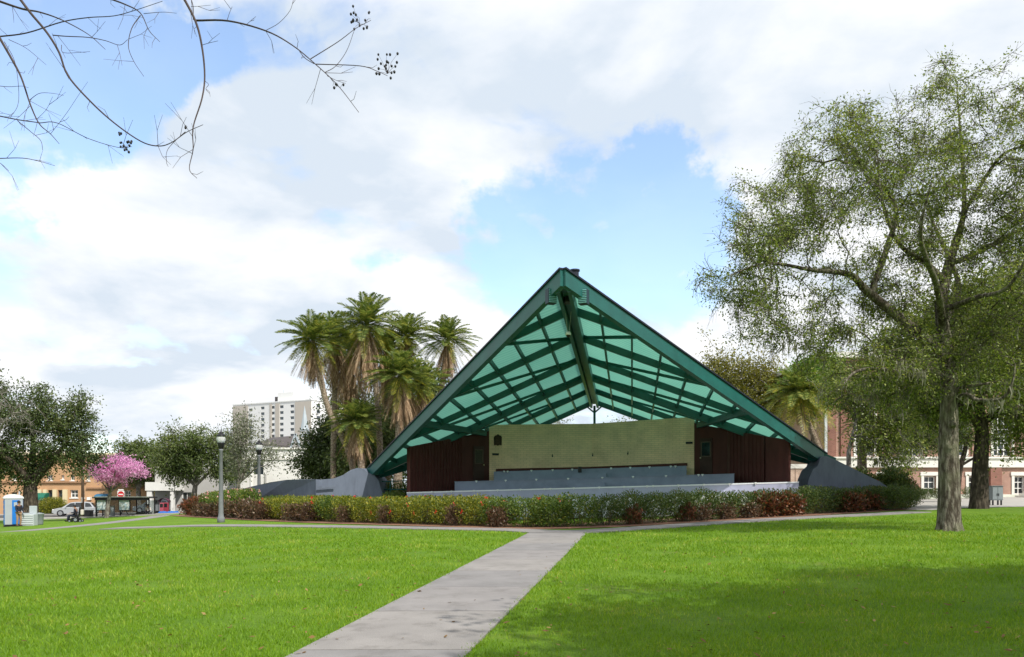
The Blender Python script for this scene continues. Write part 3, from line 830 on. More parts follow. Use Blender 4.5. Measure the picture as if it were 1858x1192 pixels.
# steel shoes where the beams enter the blocks
for sg in (-1, 1):
    c = W(sg * 12.15, VL - .05, hr(12.15, VL) - .05); mb = MB(); mb.beam(c + Wd_(-sg * .5, -.35) + Vector((0, 0, .2)), c + Wd_(sg * .65, .25) + Vector((0, 0, -.25)), .5, .62); part(mb, 'steel_shoe', M_teal)

# ---- fittings under the peak
def speaker(px, py, tilt):
    c = at(px, py, 29.0 * US); root = thing('loudspeaker', 'louvred green loudspeaker box on the %s beam under the roof peak' % ('left' if px < 1020 else 'right'), 'loudspeaker', c, tilt)
    mb = MB(); mb.cbox((0, .02, 0), (.36, .34, .58), .02); mb.build('cabinet', mat('speaker_case', (.012, .035, .048), .5, .1, 4), root)
    mb = MB()
    for k in range(8): mb.box((0, -.165, -.24 + k * .068), (.31, .05, .03), Matrix.Rotation(R(35), 3, 'X'))
    tag(mb.build('louvres', mat('louvre_green', (.18, .42, .42), .4, .05, 4), root), kind='stuff')
    mb = MB(); mb.beam((0, .15, .25), (0, .42, .5), .08, .08); mb.build('bracket', M_black, root)
speaker(1000, 538, R(20)); speaker(1059, 539, R(-22))
bandlab = {'left': 'left'}
c = at(1031, 607, 31.2 * US)
dome = thing('dome_camera', 'white dome camera hanging on two wires below the roof ridge', 'camera', c)
mb = MB(); mb.lathe([(.02, .13), (.09, .11), (.115, .03), (.115, -.02)][::-1], 16); mb.build('housing', M_white, dome, True)
mb = MB(); mb.sphere((0, 0, -.02), .095, 14, 8); mb.build('lens_dome', M_black, dome, True)
mb = MB()
hz = W(0, .2, hr(0, .2)).z - c.z - .3
for dx in (-.04, .04): mb.tube([(dx, 0, .1), (dx * 3 - .0, -.1, hz)], .009, 5)
mb.build('wire', mat('pale_wire', (.45, .5, .48), .5, .1, 5), dome)
mb = MB(); c = at(1033, 536, 30.0 * US); jb = thing('projector_box', 'dark equipment box fixed between the beams under the peak', 'box', c)
mb.cbox((0, 0, 0), (.38, .5, .62), .02); mb.build('case', M_black, jb)
mb = MB(); mb.box((0, -.27, .2), (.26, .05, .04)); mb.box((.0, -.06, .42), (.06, .06, .3)); mb.build('hanger', M_teal, jb)
# green pipe railing beside the left block
c = gx(716, 49.5); rl = thing('pipe_railing', 'green two-bar pipe railing beside the left concrete block', 'railing', c)
a = at(682, 874, 49.5) - c; b = at(748, 872, 49.5) - c; a2 = at(682, 888, 49.5) - c; b2 = at(748, 888, 49.5) - c
for p, q in ((a, b), (a2, b2)): MB().tube([p, q], .035, 8).build('rail', M_teal, rl, True)
for px in (684, 708, 745):
    p = at(px, 872.5, 49.5) - c; MB().tube([(p.x, 0, g(c.x + p.x) - c.z - .02), p], .04, 8).build('post', M_teal, rl, True)
# ================================================================== TREES
def unit(a): return a / np.maximum(1e-9, np.linalg.norm(a, axis=-1, keepdims=True))
def leaves(C, D, length, width, r, fold=0.0, droop=0.0):
    """rhombic leaves at C pointing roughly along D"""
    n = len(C)
    d = unit(D + r.normal(0, .75, (n, 3)) + np.array([0, 0, -droop]))
    nn = unit(r.normal(0, 1, (n, 3)) + np.array([0, 0, .9]))
    s = unit(np.cross(d, nn))
    L = length * (.6 + .8 * r.random((n, 1))); Wd = width * (.6 + .8 * r.random((n, 1)))
    V = np.stack([C, C + d * L * .45 + s * Wd * .5, C + d * L, C + d * L * .45 - s * Wd * .5], 1).reshape(-1, 3)
    F = np.arange(n * 4).reshape(n, 4)
    return V, F
class Skeleton:
    def __init__(s, seed): s.P = []; s.par = []; s.rmin = []; s.rnd = random.Random(seed); s.np = np.random.default_rng(seed)
    def limb(s, pts, rad, attach=True, n=5):
        L = smooth_line(pts, n); m = len(L)
        par = -1
        if s.P and attach:
            A = np.array(s.P); par = int(np.argmin(np.linalg.norm(A - np.array(L[0]), axis=1)))
        for i, p in enumerate(L):
            t = i / (m - 1); k = t * (len(rad) - 1); j = min(int(k), len(rad) - 2); rr = rad[j] + (rad[j + 1] - rad[j]) * (k - j)
            if i == 0 and par >= 0: continue
            s.P.append(tuple(p)); s.par.append(par); s.rmin.append(rr); par = len(s.P) - 1
    def grow(s, T, seg=.5, sag=.0, curl=.35, jit=.06):
        A = np.array(s.P); base = A.copy()
        dist = np.array([np.min(np.linalg.norm(base - t, axis=1)) for t in T])
        cap = len(s.P) + int(np.sum(np.ceil(dist / seg) + 3)); buf = np.zeros((cap + 10, 3)); n = len(s.P); buf[:n] = A
        dirs = np.zeros_like(buf)
        for i in range(n):
            q = s.par[i]; v = (A[i] - A[q]) if q >= 0 else np.array([0, 0, 1.0]); dirs[i] = v / (np.linalg.norm(v) + 1e-9)
        s.tips = []
        lowest = 2
        for i in np.argsort(dist):
            t = T[i]; v = t - buf[:n]; d = np.linalg.norm(v, axis=1) + 1e-9
            c = np.sum(v * dirs[:n], 1) / d
            cost = d * (1.35 - .45 * c); cost[:lowest] += 3
            j = int(np.argmin(cost)); dj = d[j]; k = max(1, int(math.ceil(dj / seg)))
            ctrl = buf[j] + dirs[j] * dj * curl + np.array([0, 0, dj * .12])
            par = j
            for q in range(1, k + 1):
                w = q / k; p = buf[j] * (1 - w) ** 2 + ctrl * 2 * w * (1 - w) + t * w * w
                if q < k: p = p + s.np.normal(0, jit * min(1, dj * .5), 3)
                p[2] -= sag * w * w * dj * .2
                s.P.append(tuple(p)); s.par.append(par); s.rmin.append(0)
                dv = p - buf[par]; buf[n] = p; dirs[n] = dv / (np.linalg.norm(dv) + 1e-9); par = n; n += 1
                if n >= cap: cap += 1000; buf = np.vstack([buf, np.zeros((1000, 3))]); dirs = np.vstack([dirs, np.zeros((1000, 3))])
            s.tips.append(par)
        s.dirs = dirs[:n].copy()
    def radii(s, tip=.006, e=2.4, cap=None):
        n = len(s.P); acc = np.zeros(n); r = np.zeros(n)
        for i in range(n - 1, -1, -1):
            r[i] = max(tip, acc[i] ** (1 / e), s.rmin[i])
            if s.rmin[i] > 0: r[i] = s.rmin[i] if cap is None else max(s.rmin[i], 0)
            if s.par[i] >= 0: acc[s.par[i]] += r[i] ** e
        for i in range(n):
            q = s.par[i]
            if q >= 0: r[i] = min(r[i], r[q] * .98)
        s.r = r; return r
    def mesh(s, mb, rcut=0.0, wob=0.0):
        n = len(s.P); ch = [[] for _ in range(n)]
        for i in range(n):
            if s.par[i] >= 0: ch[s.par[i]].append(i)
        starts = [(i, None) for i in range(n) if s.par[i] < 0]
        while starts:
            i, pre = starts.pop()
            pts = [s.P[i]] if pre is None else [s.P[pre], s.P[i]]
            rr = [s.r[i]] if pre is None else [min(s.r[pre], s.r[i] * 1.25), s.r[i]]
            while ch[i]:
                c = sorted(ch[i], key=lambda q: -s.r[q])
                for q in c[1:]: starts.append((q, i))
                i = c[0]; pts.append(s.P[i]); rr.append(s.r[i])
            if len(pts) < 2 or max(rr) < rcut: continue
            k = 12 if rr[0] > .15 else 7 if rr[0] > .05 else 5 if rr[0] > .02 else 3
            mb.tube(pts, rr, k, cap=False)
def ellipsoid_pts(r, blobs, n, spread, shell=.35):
    """clustered points through a crown made of ellipsoid blobs [(c, (rx,ry,rz))]"""
    vol = np.array([b[1][0] * b[1][1] * b[1][2] for b in blobs]) ** .8; vol = vol / vol.sum()
    out = []; per = 7; nc = max(1, n // per)
    which = r.choice(len(blobs), nc, p=vol)
    for w in which:
        c, rad = blobs[w]; d = r.normal(0, 1, 3); d /= np.linalg.norm(d)
        q = np.array(c) + d * (r.random() ** shell) * np.array(rad)
        for _ in range(per): out.append(q + r.normal(0, spread, 3))
    return np.array(out)
def broadleaf(name, label, base, limbs, blobs, mats, ntips, nleaf, lsize, seed, group=None, seg=.6, spread=.45, lspread=.35, twig=0, moss=None, tip=.008, flowers=None, bare=0.0, droop=.2, cat='tree', flare=True, shell=.35):
    root = thing(name, label, cat, base, 0, group)
    B = np.array(base)
    sk = Skeleton(seed)
    for i, (pts, rad) in enumerate(limbs):
        sk.limb([Vector(p) - Vector(base) for p in pts], rad, attach=i > 0)
    r = np.random.default_rng(seed + 1)
    T = ellipsoid_pts(r, [(np.array(c) - B, rad) for c, rad in blobs], ntips, spread, shell)
    sk.grow(T, seg)
    sk.radii(tip)
    mb = MB(); sk.mesh(mb)
    tips = np.array(sk.tips); P = np.array(sk.P); dirs = sk.dirs
    if twig:
        for i in tips:
            for _ in range(twig):
                d = unit(dirs[i] + r.normal(0, .7, 3) + np.array([0, 0, -droop * .6])); L = r.uniform(.25, .75)
                a = P[i] - dirs[i] * r.uniform(0, .5); m_ = a + d * L * .5 + r.normal(0, .05, 3); e = a + d * L + np.array([0, 0, -droop * L * .4])
                mb.tube([a, m_, e], [tip * .8, tip * .6, tip * .3], 3, cap=False)
    if flare:
        pass
    me = mb.mesh('trunk', mats[0], True); ob('trunk', me, root)
    keep = tips if not bare else tips[r.random(len(tips)) > bare]
    idx = np.repeat(keep, nleaf); n = len(idx)
    back = r.random((n, 1)) ** 1.3
    C = P[idx] - dirs[idx] * back * .8 + r.normal(0, 1, (n, 3)) * lspread * np.array([1, 1, .75])
    V, F = leaves(C, dirs[idx], lsize, lsize * .5, r, droop=droop)
    ob('crown', np_mesh('crown', V, F, mats[1]), root)
    if flowers:
        m_, k, sz = flowers; idx = np.repeat(keep, k); n = len(idx)
        C = P[idx] + r.normal(0, 1, (n, 3)) * lspread; V, F = leaves(C, dirs[idx], sz, sz * .9, r); ob('blossom', np_mesh('blossom', V, F, m_), root)
    if moss:
        m_, cnt, zmax, lmin, lmax = moss
        cand = np.where((P[:, 2] < zmax) & (P[:, 2] > 2.0) & (sk.r < .12))[0]
        VV = []; FF = []; o = 0
        ids = r.choice(cand, cnt)
        strands = 7
        C = np.repeat(P[ids], strands, 0) + r.normal(0, .12, (cnt * strands, 3)) * np.array([1, 1, .3]); n = len(C)
        L = r.uniform(lmin, lmax, (n, 1)); a = r.random(n) * np.pi; s = np.stack([np.cos(a), np.sin(a), 0 * a], 1) * .02
        j = r.normal(0, .06, (n, 3)) * np.array([1, 1, 0]); dn = np.array([0, 0, -1.0])
        V = np.stack([C - s, C + s, C + dn * L * .5 + j + s * 1.2, C + dn * L * .5 + j - s * 1.2, C + dn * L + s * .2, C + dn * L - s * .2], 1).reshape(-1, 3)
        b = np.arange(n)[:, None] * 6; F = np.concatenate([b + np.array([[0, 1, 2, 3]]), b + np.array([[3, 2, 4, 5]])], 0)
        tag(ob('hanging_moss', np_mesh('hanging_moss', V, F, m_), root), kind='stuff')
    return root
def blob_px(lst, Y):                # [(px,py,rx_px,ry_px,(depth radius),(depth offset))]
    out = []
    for b in lst:
        k = Y / FPX; dY = b[5] if len(b) > 5 else 0
        rx, rz = b[2] * k, b[3] * k; ry = b[4] if len(b) > 4 and b[4] else (rx + rz) / 2
        out.append((at(b[0], b[1], Y + dY), (rx, ry, rz)))
    return out

M_bark_oak = bark_mat('oak_bark', (.075, .060, .045), (.33, .30, .24), 8.0, (1, 1, .24), 1.0, .09, moss=(.24, .25, .15))
M_bark_dk = bark_mat('dark_bark', (.035, .028, .022), (.13, .105, .08), 6.0, (1, 1, .25), .8, .04)
M_bark_gr = bark_mat('grey_bark', (.13, .115, .10), (.30, .28, .25), 5.0, (1, 1, .3), .6, .03)
M_bark_myrtle = mat('bare_twig_bark', (.055, .038, .034), .8, .25, 8)
M_leaf_oak = leaf_mat('olive_oak_leaf', (.075, .112, .022), (.180, .238, .048), (.38, .40, .12), trans=.36, scale=.45)
M_leaf_live = leaf_mat('dark_live_oak_leaf', (.028, .052, .017), (.095, .128, .040), (.19, .21, .075), trans=.22, scale=.25, clump=.6)
M_leaf_mid = leaf_mat('mid_green_leaf', (.045, .075, .022), (.12, .16, .046), (.22, .24, .08), trans=.28, scale=.25, clump=.6)
M_leaf_gray = leaf_mat('grey_green_leaf', (.08, .10, .06), (.17, .19, .11), (.28, .28, .18), trans=.3, scale=.3)
M_leaf_yel = leaf_mat('yellow_green_leaf', (.075, .085, .016), (.19, .19, .035), (.30, .27, .06), trans=.35, scale=.25)
M_leaf_bright = leaf_mat('bright_green_leaf', (.05, .12, .015), (.13, .26, .03), (.25, .36, .06), trans=.4, scale=.4)
M_moss = leaf_mat('spanish_moss', (.13, .13, .085), (.24, .24, .16), None, trans=.3)
M_pink = leaf_mat('pink_blossom', (.55, .22, .42), (.72, .38, .60), (.82, .55, .72), trans=.35, scale=.5)

# ---- the large oak on the right
Yo = gpix(1722, 963).y; base = gx(1722, Yo) + Vector((0, 0, -.08))
def q(px, py, dy=0): return at(px, py, Yo + dy)
oak_limbs = [
    ([base, q(1722, 940), q(1722, 880), q(1721, 800), q(1722, 740), q(1721, 690), q(1718, 640), q(1712, 600)], [.40, .35, .325, .315, .305, .29, .265, .22]),
    ([q(1712, 610), q(1708, 548), q(1723, 475, .3), q(1734, 439, .5), q(1749, 382, .7), q(1746, 290, .8), q(1736, 160, .8)], [.22, .19, .15, .12, .08, .05, .015]),
    ([q(1714, 650), q(1690, 625, -.2), q(1635, 579, -.6), q(1572, 527, -1), q(1541, 498, -1.2), q(1474, 490, -1.5), q(1390, 478, -1.7), q(1310, 505, -1.8)], [.20, .18, .15, .12, .09, .06, .035, .012]),
    ([q(1580, 530, -1), q(1609, 450, -.8), q(1624, 371, -.4), q(1560, 290, 0), q(1510, 215, .2)], [.10, .09, .06, .035, .012]),
    ([q(1718, 512, .1), q(1680, 478, -.5), q(1630, 440, -1.2), q(1600, 360, -1.6), q(1590, 250, -1.6)], [.11, .09, .06, .04, .012]),
    ([q(1728, 480, .3), q(1801, 444, .8), q(1858, 413, 1.2), q(1950, 370, 1.5)], [.10, .08, .06, .015]),
    ([q(1749, 385, .7), q(1812, 288, 0), q(1858, 262, -.5), q(1890, 225, -.8)], [.07, .05, .035, .012]),
    ([q(1704, 706, 0), q(1680, 690, -.4), q(1656, 682, -.8), q(1597, 669, -1.6), q(1554, 674, -2), q(1531, 696, -2.2)], [.10, .085, .075, .06, .045, .02]),
    ([q(1730, 728, 0), q(1740, 706, -.2), q(1773, 699, -.6), q(1820, 690, -1)], [.10, .07, .05, .02]),
    ([q(1733, 722, -.1), q(1755, 716, -.6), q(1775, 726, -1), q(1820, 722, -1.5), q(1838, 690, -1.8), q(1842, 662, -1.8)], [.075, .07, .06, .05, .035, .02]),
    ([q(1712, 600), q(1700, 520, -1.6), q(1670, 430, -3.2), q(1690, 330, -4.2)], [.13, .09, .06, .012]),
    ([q(1712, 590), q(1740, 520, 1.8), q(1700, 420, 3.4), q(1660, 330, 4.4)], [.13, .09, .06, .012]),
    ([q(1720, 560), q(1770, 540, -1.5), q(1830, 520, -3.0), q(1880, 430, -4.0)], [.10, .07, .05, .012]),
]
oak_blobs = blob_px([(1365, 470, 80, 75, 2.2, -1), (1335, 510, 50, 45, 1.6, -1.5), (1375, 580, 60, 45, 1.8, -1), (1440, 615, 60, 40, 1.8), (1420, 380, 85, 85, 2.5), (1500, 300, 95, 95, 2.8), (1530, 410, 110, 80, 3.0, -1), (1610, 270, 90, 105, 3),
    (1740, 210, 105, 90, 3.0), (1830, 255, 95, 85, 3), (1650, 380, 120, 90, 3.5), (1770, 370, 110, 90, 3.5), (1850, 420, 90, 110, 3.2), (1390, 545, 75, 55, 2.0, -1),
    (1450, 560, 70, 65, 2.2), (1560, 570, 95, 60, 2.5), (1660, 520, 110, 70, 3), (1780, 530, 100, 80, 3), (1850, 600, 80, 80, 2.6), (1580, 660, 90, 45, 1.8, -1), (1640, 700, 60, 35, 1.6), (1700, 600, 90, 60, 2.4), (1820, 700, 60, 40, 2), (1500, 640, 55, 45, 1.5),
    (1790, 660, 85, 55, 2.2), (1930, 390, 90, 100, 3.0), (1950, 560, 80, 90, 2.6), (1660, 640, 70, 45, 2)], Yo)
oak = broadleaf('oak_tree', 'tall oak with thin olive foliage, thick grey trunk and hanging moss on the lawn', base, oak_limbs, oak_blobs, (M_bark_oak, M_leaf_oak), 2900, 46, .084, 11,
    seg=.55, spread=.30, lspread=.15, twig=5, moss=(M_moss, 70, 6.2, .15, .5), tip=.0075, droop=.35, bare=.12)
# root flare and knot on the trunk
mb = MB()
for k in range(7):
    a = k * 2 * math.pi / 7 + .3; d = Vector((math.cos(a), math.sin(a), 0))
    mb.tube([d * .28 + Vector((0, 0, .4)), d * .33 + Vector((0, 0, .15)), d * .40 + Vector((0, 0, .03)), d * .52 + Vector((0, 0, -.05))], [.07, .08, .07, .03], 8, cap=False)
mb.build('root', M_bark_oak, oak, True)
mb = MB(); kp = q(1731, 770, -.34) - base; mb.tube([kp + Vector((0, .15, 0)), kp, kp + Vector((0, -.10, .0))], [.15, .10, .03], 10); mb.build('knot', M_bark_oak, oak, True)

# ---- trees round about
def simple_limbs(base, fork_h, crown, r0, seed, nl=5):
    rnd = random.Random(seed); base = Vector(base); f = base + Vector((rnd.uniform(-.15, .15), 0, fork_h))
    L = [([base + Vector((0, 0, -.1)), base.lerp(f, .5) + Vector((rnd.uniform(-.1, .1), 0, 0)), f], [r0 * 1.15, r0, r0 * .85])]
    for i in range(nl):
        c, rad = crown[i % len(crown)]; t = Vector(c) + Vector((rnd.uniform(-.4, .4) * rad[0], rnd.uniform(-.4, .4) * rad[1], rnd.uniform(-.2, .3) * rad[2]))
        m = f.lerp(t, .5) + Vector((0, 0, .12 * (t - f).length))
        L.append(([f, f.lerp(m, .6), m, t], [r0 * .65, r0 * .5, r0 * .3, r0 * .08]))
    return L
def px_tree(name, label, bpx, Y, blobs, mats, ntips, nleaf, lsize, seed, fork=2.5, r0=.25, nl=5, **kw):
    b = gx(bpx, Y); bl = blob_px(blobs, Y)
    return broadleaf(name, label, b, simple_limbs(b, fork, bl, r0, seed, nl), bl, mats, ntips, nleaf, lsize, seed, **kw)

# left live oak behind the portable toilet
bl = gx(55, 72)
lob = blob_px([(-40, 770, 75, 70), (30, 745, 60, 55), (70, 770, 60, 50), (110, 740, 45, 40), (140, 765, 42, 55), (20, 830, 80, 45), (110, 825, 70, 40), (-60, 840, 70, 50), (165, 810, 32, 30), (60, 850, 60, 22), (-15, 715, 40, 30)], 72)
def ql(px, py, d=0): return at(px, py, 72 + d)
broadleaf('live_oak', 'dense dark live oak with forked trunk behind the blue portable toilet', bl,
    [([bl, ql(55, 905), ql(55, 880)], [.72, .6, .58]), ([ql(55, 882), ql(75, 855), ql(100, 830), ql(130, 790)], [.45, .38, .28, .08]), ([ql(55, 882), ql(40, 858, -1), ql(10, 830, -2), ql(-40, 800, -3)], [.4, .3, .22, .08]),
     ([ql(55, 880), ql(58, 840, 1), ql(60, 790, 2), ql(50, 740, 2)], [.4, .3, .2, .05])], lob, (M_bark_dk, M_leaf_live), 1350, 34, .24, 21, seg=1.2, spread=.6, lspread=.36, twig=1, tip=.02)
bare_b = gx(-25, 66)
broadleaf('bare_tree', 'leafless pale grey tree among the dark live oak branches', bare_b, [([bare_b, at(-25, 880, 66), at(-15, 820, 66)], [.3, .25, .2]), ([at(-15, 820, 66), at(5, 770, 65), at(25, 745, 64)], [.12, .08, .03]), ([at(-15, 820, 66), at(-5, 760, 67), at(5, 725, 67)], [.12, .08, .03])],
    blob_px([(10, 750, 40, 35, 1.5)], 64), (M_bark_gr, M_leaf_gray), 130, 2, .12, 31, seg=1, spread=.6, twig=2, tip=.018)
# pink flowering tree beside the bus shelter
bp = gx(193, 79.0)
broadleaf('pink_flowering_tree', 'small tree with a flat spreading crown of bright pink blossom', bp, [([bp + Vector((0, 0, -.1)), at(196, 915, 79), at(200, 893, 79)], [.22, .17, .15])] +
    [([at(200, 893, 79), at((200 + x) / 2, 872, 79 + d), at(x, 852, 79 + 2 * d)], [.09, .06, .03]) for x, d in ((165, -.5), (185, .8), (210, -1), (235, .6), (250, 0), (200, 1.5))],
    blob_px([(166, 854, 22, 6, 2.0), (205, 848, 36, 8, 2.5), (248, 855, 22, 6, 2.0), (214, 836, 26, 5, 1.8), (205, 863, 38, 4, 2), (184, 843, 18, 4, 1.5), (232, 843, 18, 4, 1.5)], 79), (M_bark_gr, M_pink), 400, 26, .17, 41, seg=.8, spread=.30, lspread=.22, tip=.018)
px_tree('street_tree', 'rounded green tree standing before the tan building beside the pink tree', 252, 106, [(255, 838, 42, 34), (230, 850, 30, 25), (285, 845, 35, 32), (245, 815, 22, 14)], (M_bark_gr, M_leaf_mid), 620, 30, .34, 51, fork=3.2, r0=.32, seg=1.5, spread=.55, lspread=.4, tip=.025)
px_tree('street_tree', 'broad green tree in front of the low white shop', 352, 90, [(330, 815, 38, 33), (375, 805, 40, 35), (405, 835, 40, 32), (350, 845, 48, 26), (315, 845, 30, 28), (410, 860, 28, 16)], (M_bark_gr, M_leaf_mid), 900, 30, .27, 52, fork=3.0, r0=.30, seg=1.3, spread=.5, lspread=.38, tip=.022)
px_tree('street_tree', 'thin grey-green tree with gappy foliage before the white two-storey building', 432, 80, [(438, 795, 30, 32), (470, 815, 30, 26), (497, 838, 18, 24), (445, 840, 36, 30), (440, 765, 18, 22)], (M_bark_gr, M_leaf_gray), 420, 13, .22, 53, fork=2.8, r0=.20, seg=1.0, spread=.6, lspread=.5, tip=.016, twig=2)
px_tree('dense_tree', 'dark dense tree with low foliage between the white building and the palms', 602, 66, [(590, 815, 30, 40), (615, 845, 38, 28), (572, 838, 26, 28), (640, 810, 25, 45), (600, 775, 18, 20)], (M_bark_dk, M_leaf_live), 800, 32, .24, 54, fork=1.6, r0=.25, seg=1.0, spread=.5, lspread=.4, tip=.018)
px_tree('background_tree', 'dark leafy tree standing behind the row of palms', 705, 74, [(690, 760, 50, 60), (745, 740, 45, 55), (660, 800, 45, 50), (785, 705, 28, 45), (720, 820, 60, 45), (620, 720, 25, 40)], (M_bark_dk, M_leaf_live), 1000, 30, .30, 55, fork=3, r0=.35, seg=1.3, spread=.7, lspread=.5, tip=.022)
px_tree('background_tree', 'yellow-green tree rising behind the right slope of the bandshell roof', 1345, 78, [(1295, 665, 32, 24), (1330, 680, 42, 32), (1375, 690, 35, 36), (1400, 725, 42, 45), (1350, 740, 50, 40), (1300, 720, 40, 40)], (M_bark_gr, M_leaf_yel), 900, 24, .26, 56, fork=6, r0=.35, seg=1.3, spread=.7, lspread=.5, tip=.022, twig=1)
px_tree('background_tree', 'bright green tree beside the drooping palm right of the bandshell', 1478, 60, [(1468, 678, 26, 30), (1485, 710, 28, 30), (1450, 705, 20, 25), (1500, 680, 22, 28)], (M_bark_dk, M_leaf_bright), 420, 28, .22, 57, fork=6, r0=.2, seg=1.0, spread=.45, lspread=.4, tip=.016)
px_tree('background_tree', 'tree whose sparse top shows above the left half of the yellow wall', 985, 92, [(985, 800, 60, 30), (950, 815, 40, 30)], (M_bark_gr, M_leaf_gray), 320, 16, .28, 58, fork=3, r0=.25, seg=1.3, spread=.6, lspread=.5, tip=.02, twig=1)
px_tree('background_tree', 'tree whose twiggy top shows above the right half of the yellow wall', 1165, 92, [(1150, 790, 45, 28), (1190, 795, 40, 32)], (M_bark_gr, M_leaf_mid), 320, 16, .28, 59, fork=3, r0=.25, seg=1.3, spread=.6, lspread=.5, tip=.02, twig=1)
# second oak and the small trees in front of the brick building
Y2 = gpix(1775, 923).y; b2 = gx(1776, Y2)
def q2(px, py, d=0): return at(px, py, Y2 + d)
broadleaf('oak_tree', 'oak with dark leaning trunk beside the grey utility cabinet', b2, [([b2 + Vector((0, 0, -.1)), q2(1777, 900), q2(1779, 840), q2(1782, 790), q2(1778, 755)], [.52, .45, .38, .34, .29]),
    ([q2(1780, 780), q2(1760, 755, -1), q2(1720, 735, -2)], [.2, .15, .06]), ([q2(1780, 770), q2(1815, 745), q2(1850, 730, 1)], [.2, .15, .06]), ([q2(1778, 757), q2(1780, 700, 1), q2(1800, 640, 1)], [.25, .18, .06])],
    blob_px([(1790, 690, 80, 50, 3), (1845, 730, 55, 50, 3), (1720, 730, 60, 45, 3), (1850, 660, 50, 60, 3), (1680, 700, 60, 50, 3), (1835, 785, 40, 30, 2), (1900, 700, 50, 60, 3), (1900, 790, 35, 30, 2), (1800, 590, 90, 70, 3, -5), (1890, 560, 80, 80, 3, -5), (1760, 640, 70, 50, 2.5, -6)], Y2) + [((21.6, 40.0, 9.4), (2.8, 2.4, 1.6)), ((19.6, 41.0, 8.2), (1.8, 1.8, 1.2)), ((24.0, 38.5, 10.5), (2.6, 2.4, 1.8)), ((21.0, 40.6, 9.0), (2.6, 2.2, 1.3)), ((22.6, 39.4, 10.2), (2.4, 2.2, 1.4))], (M_bark_dk, M_leaf_oak), 3200, 26, .17, 61, seg=.9, spread=.5, lspread=.35, twig=2, moss=(M_moss, 110, 8.0, .2, .7), tip=.012, droop=.5)
b3 = gx(1737, 56)
broadleaf('small_tree', 'small crooked dark tree between the two oaks before the brick building', b3, [([b3, at(1737, 890, 56), at(1742, 850, 56), at(1752, 812, 56), at(1750, 790, 56)], [.26, .22, .18, .15, .1]), ([at(1743, 845, 56), at(1765, 832, 56), at(1785, 822, 56)], [.1, .08, .04]), ([at(1740, 860, 56), at(1715, 830, 56), at(1690, 805, 56)], [.1, .08, .03])],
    blob_px([(1700, 780, 55, 30, 2), (1660, 800, 40, 28, 2), (1760, 780, 40, 25, 2), (1640, 770, 40, 30, 2)], 56), (M_bark_dk, M_leaf_mid), 620, 20, .18, 62, seg=.9, spread=.45, lspread=.35, twig=2, tip=.012)
b4 = gx(1541, 50)
broadleaf('small_tree', 'small tree with a leaning bare trunk behind the right concrete block', b4, [([b4, at(1540, 840, 50), at(1541, 815, 50), at(1549, 785, 50), at(1556, 755, 50)], [.17, .15, .13, .11, .09])],
    blob_px([(1560, 715, 60, 35, 2.2), (1610, 725, 60, 40, 2.2), (1645, 745, 45, 40, 2), (1530, 690, 35, 35, 2), (1600, 790, 40, 30, 2), (1620, 830, 35, 28, 1.5)], 50), (M_bark_gr, M_leaf_oak), 900, 22, .17, 63, seg=.8, spread=.45, lspread=.35, twig=2, moss=(M_moss, 90, 8.5, .2, .7), tip=.012, droop=.5)
# shade tree beside the lawn, whose shadow lies across the grass
bs = Vector((14.0, 3.0, g(14.0)))
broadleaf('shade_tree', 'leafy oak beside the lawn casting broken shade over the right-hand grass', bs, simple_limbs(bs, 3.4, [((12, 4, 9), (3, 3, 2)), ((9, 4.2, 8.6), (2, 2, 1)), ((17, 4, 9), (3, 3, 2)), ((9, 1.5, 8), (2, 2, 1))], .4, 77, 7),
    [((12.5, 4.4, 9.0), (4.2, 3.6, 2.2)), ((8.8, 4.6, 8.8), (2.6, 2.4, 1.6)), ((16.5, 4, 9.5), (4, 3.6, 2.4)), ((10.2, 1.6, 8.2), (3, 2.6, 1.8)), ((19, 6.4, 10), (3.4, 3.4, 2.2)), ((7.2, 1.5, 8.6), (2.6, 2.4, 1.5)), ((6.4, 4.0, 9.0), (1.5, 1.3, .7)), ((14, 7.0, 9.6), (3.0, 2.0, 1.6))], (M_bark_oak, M_leaf_oak), 2000, 44, .22, 71, seg=1.0, spread=.55, lspread=.4, tip=.012)

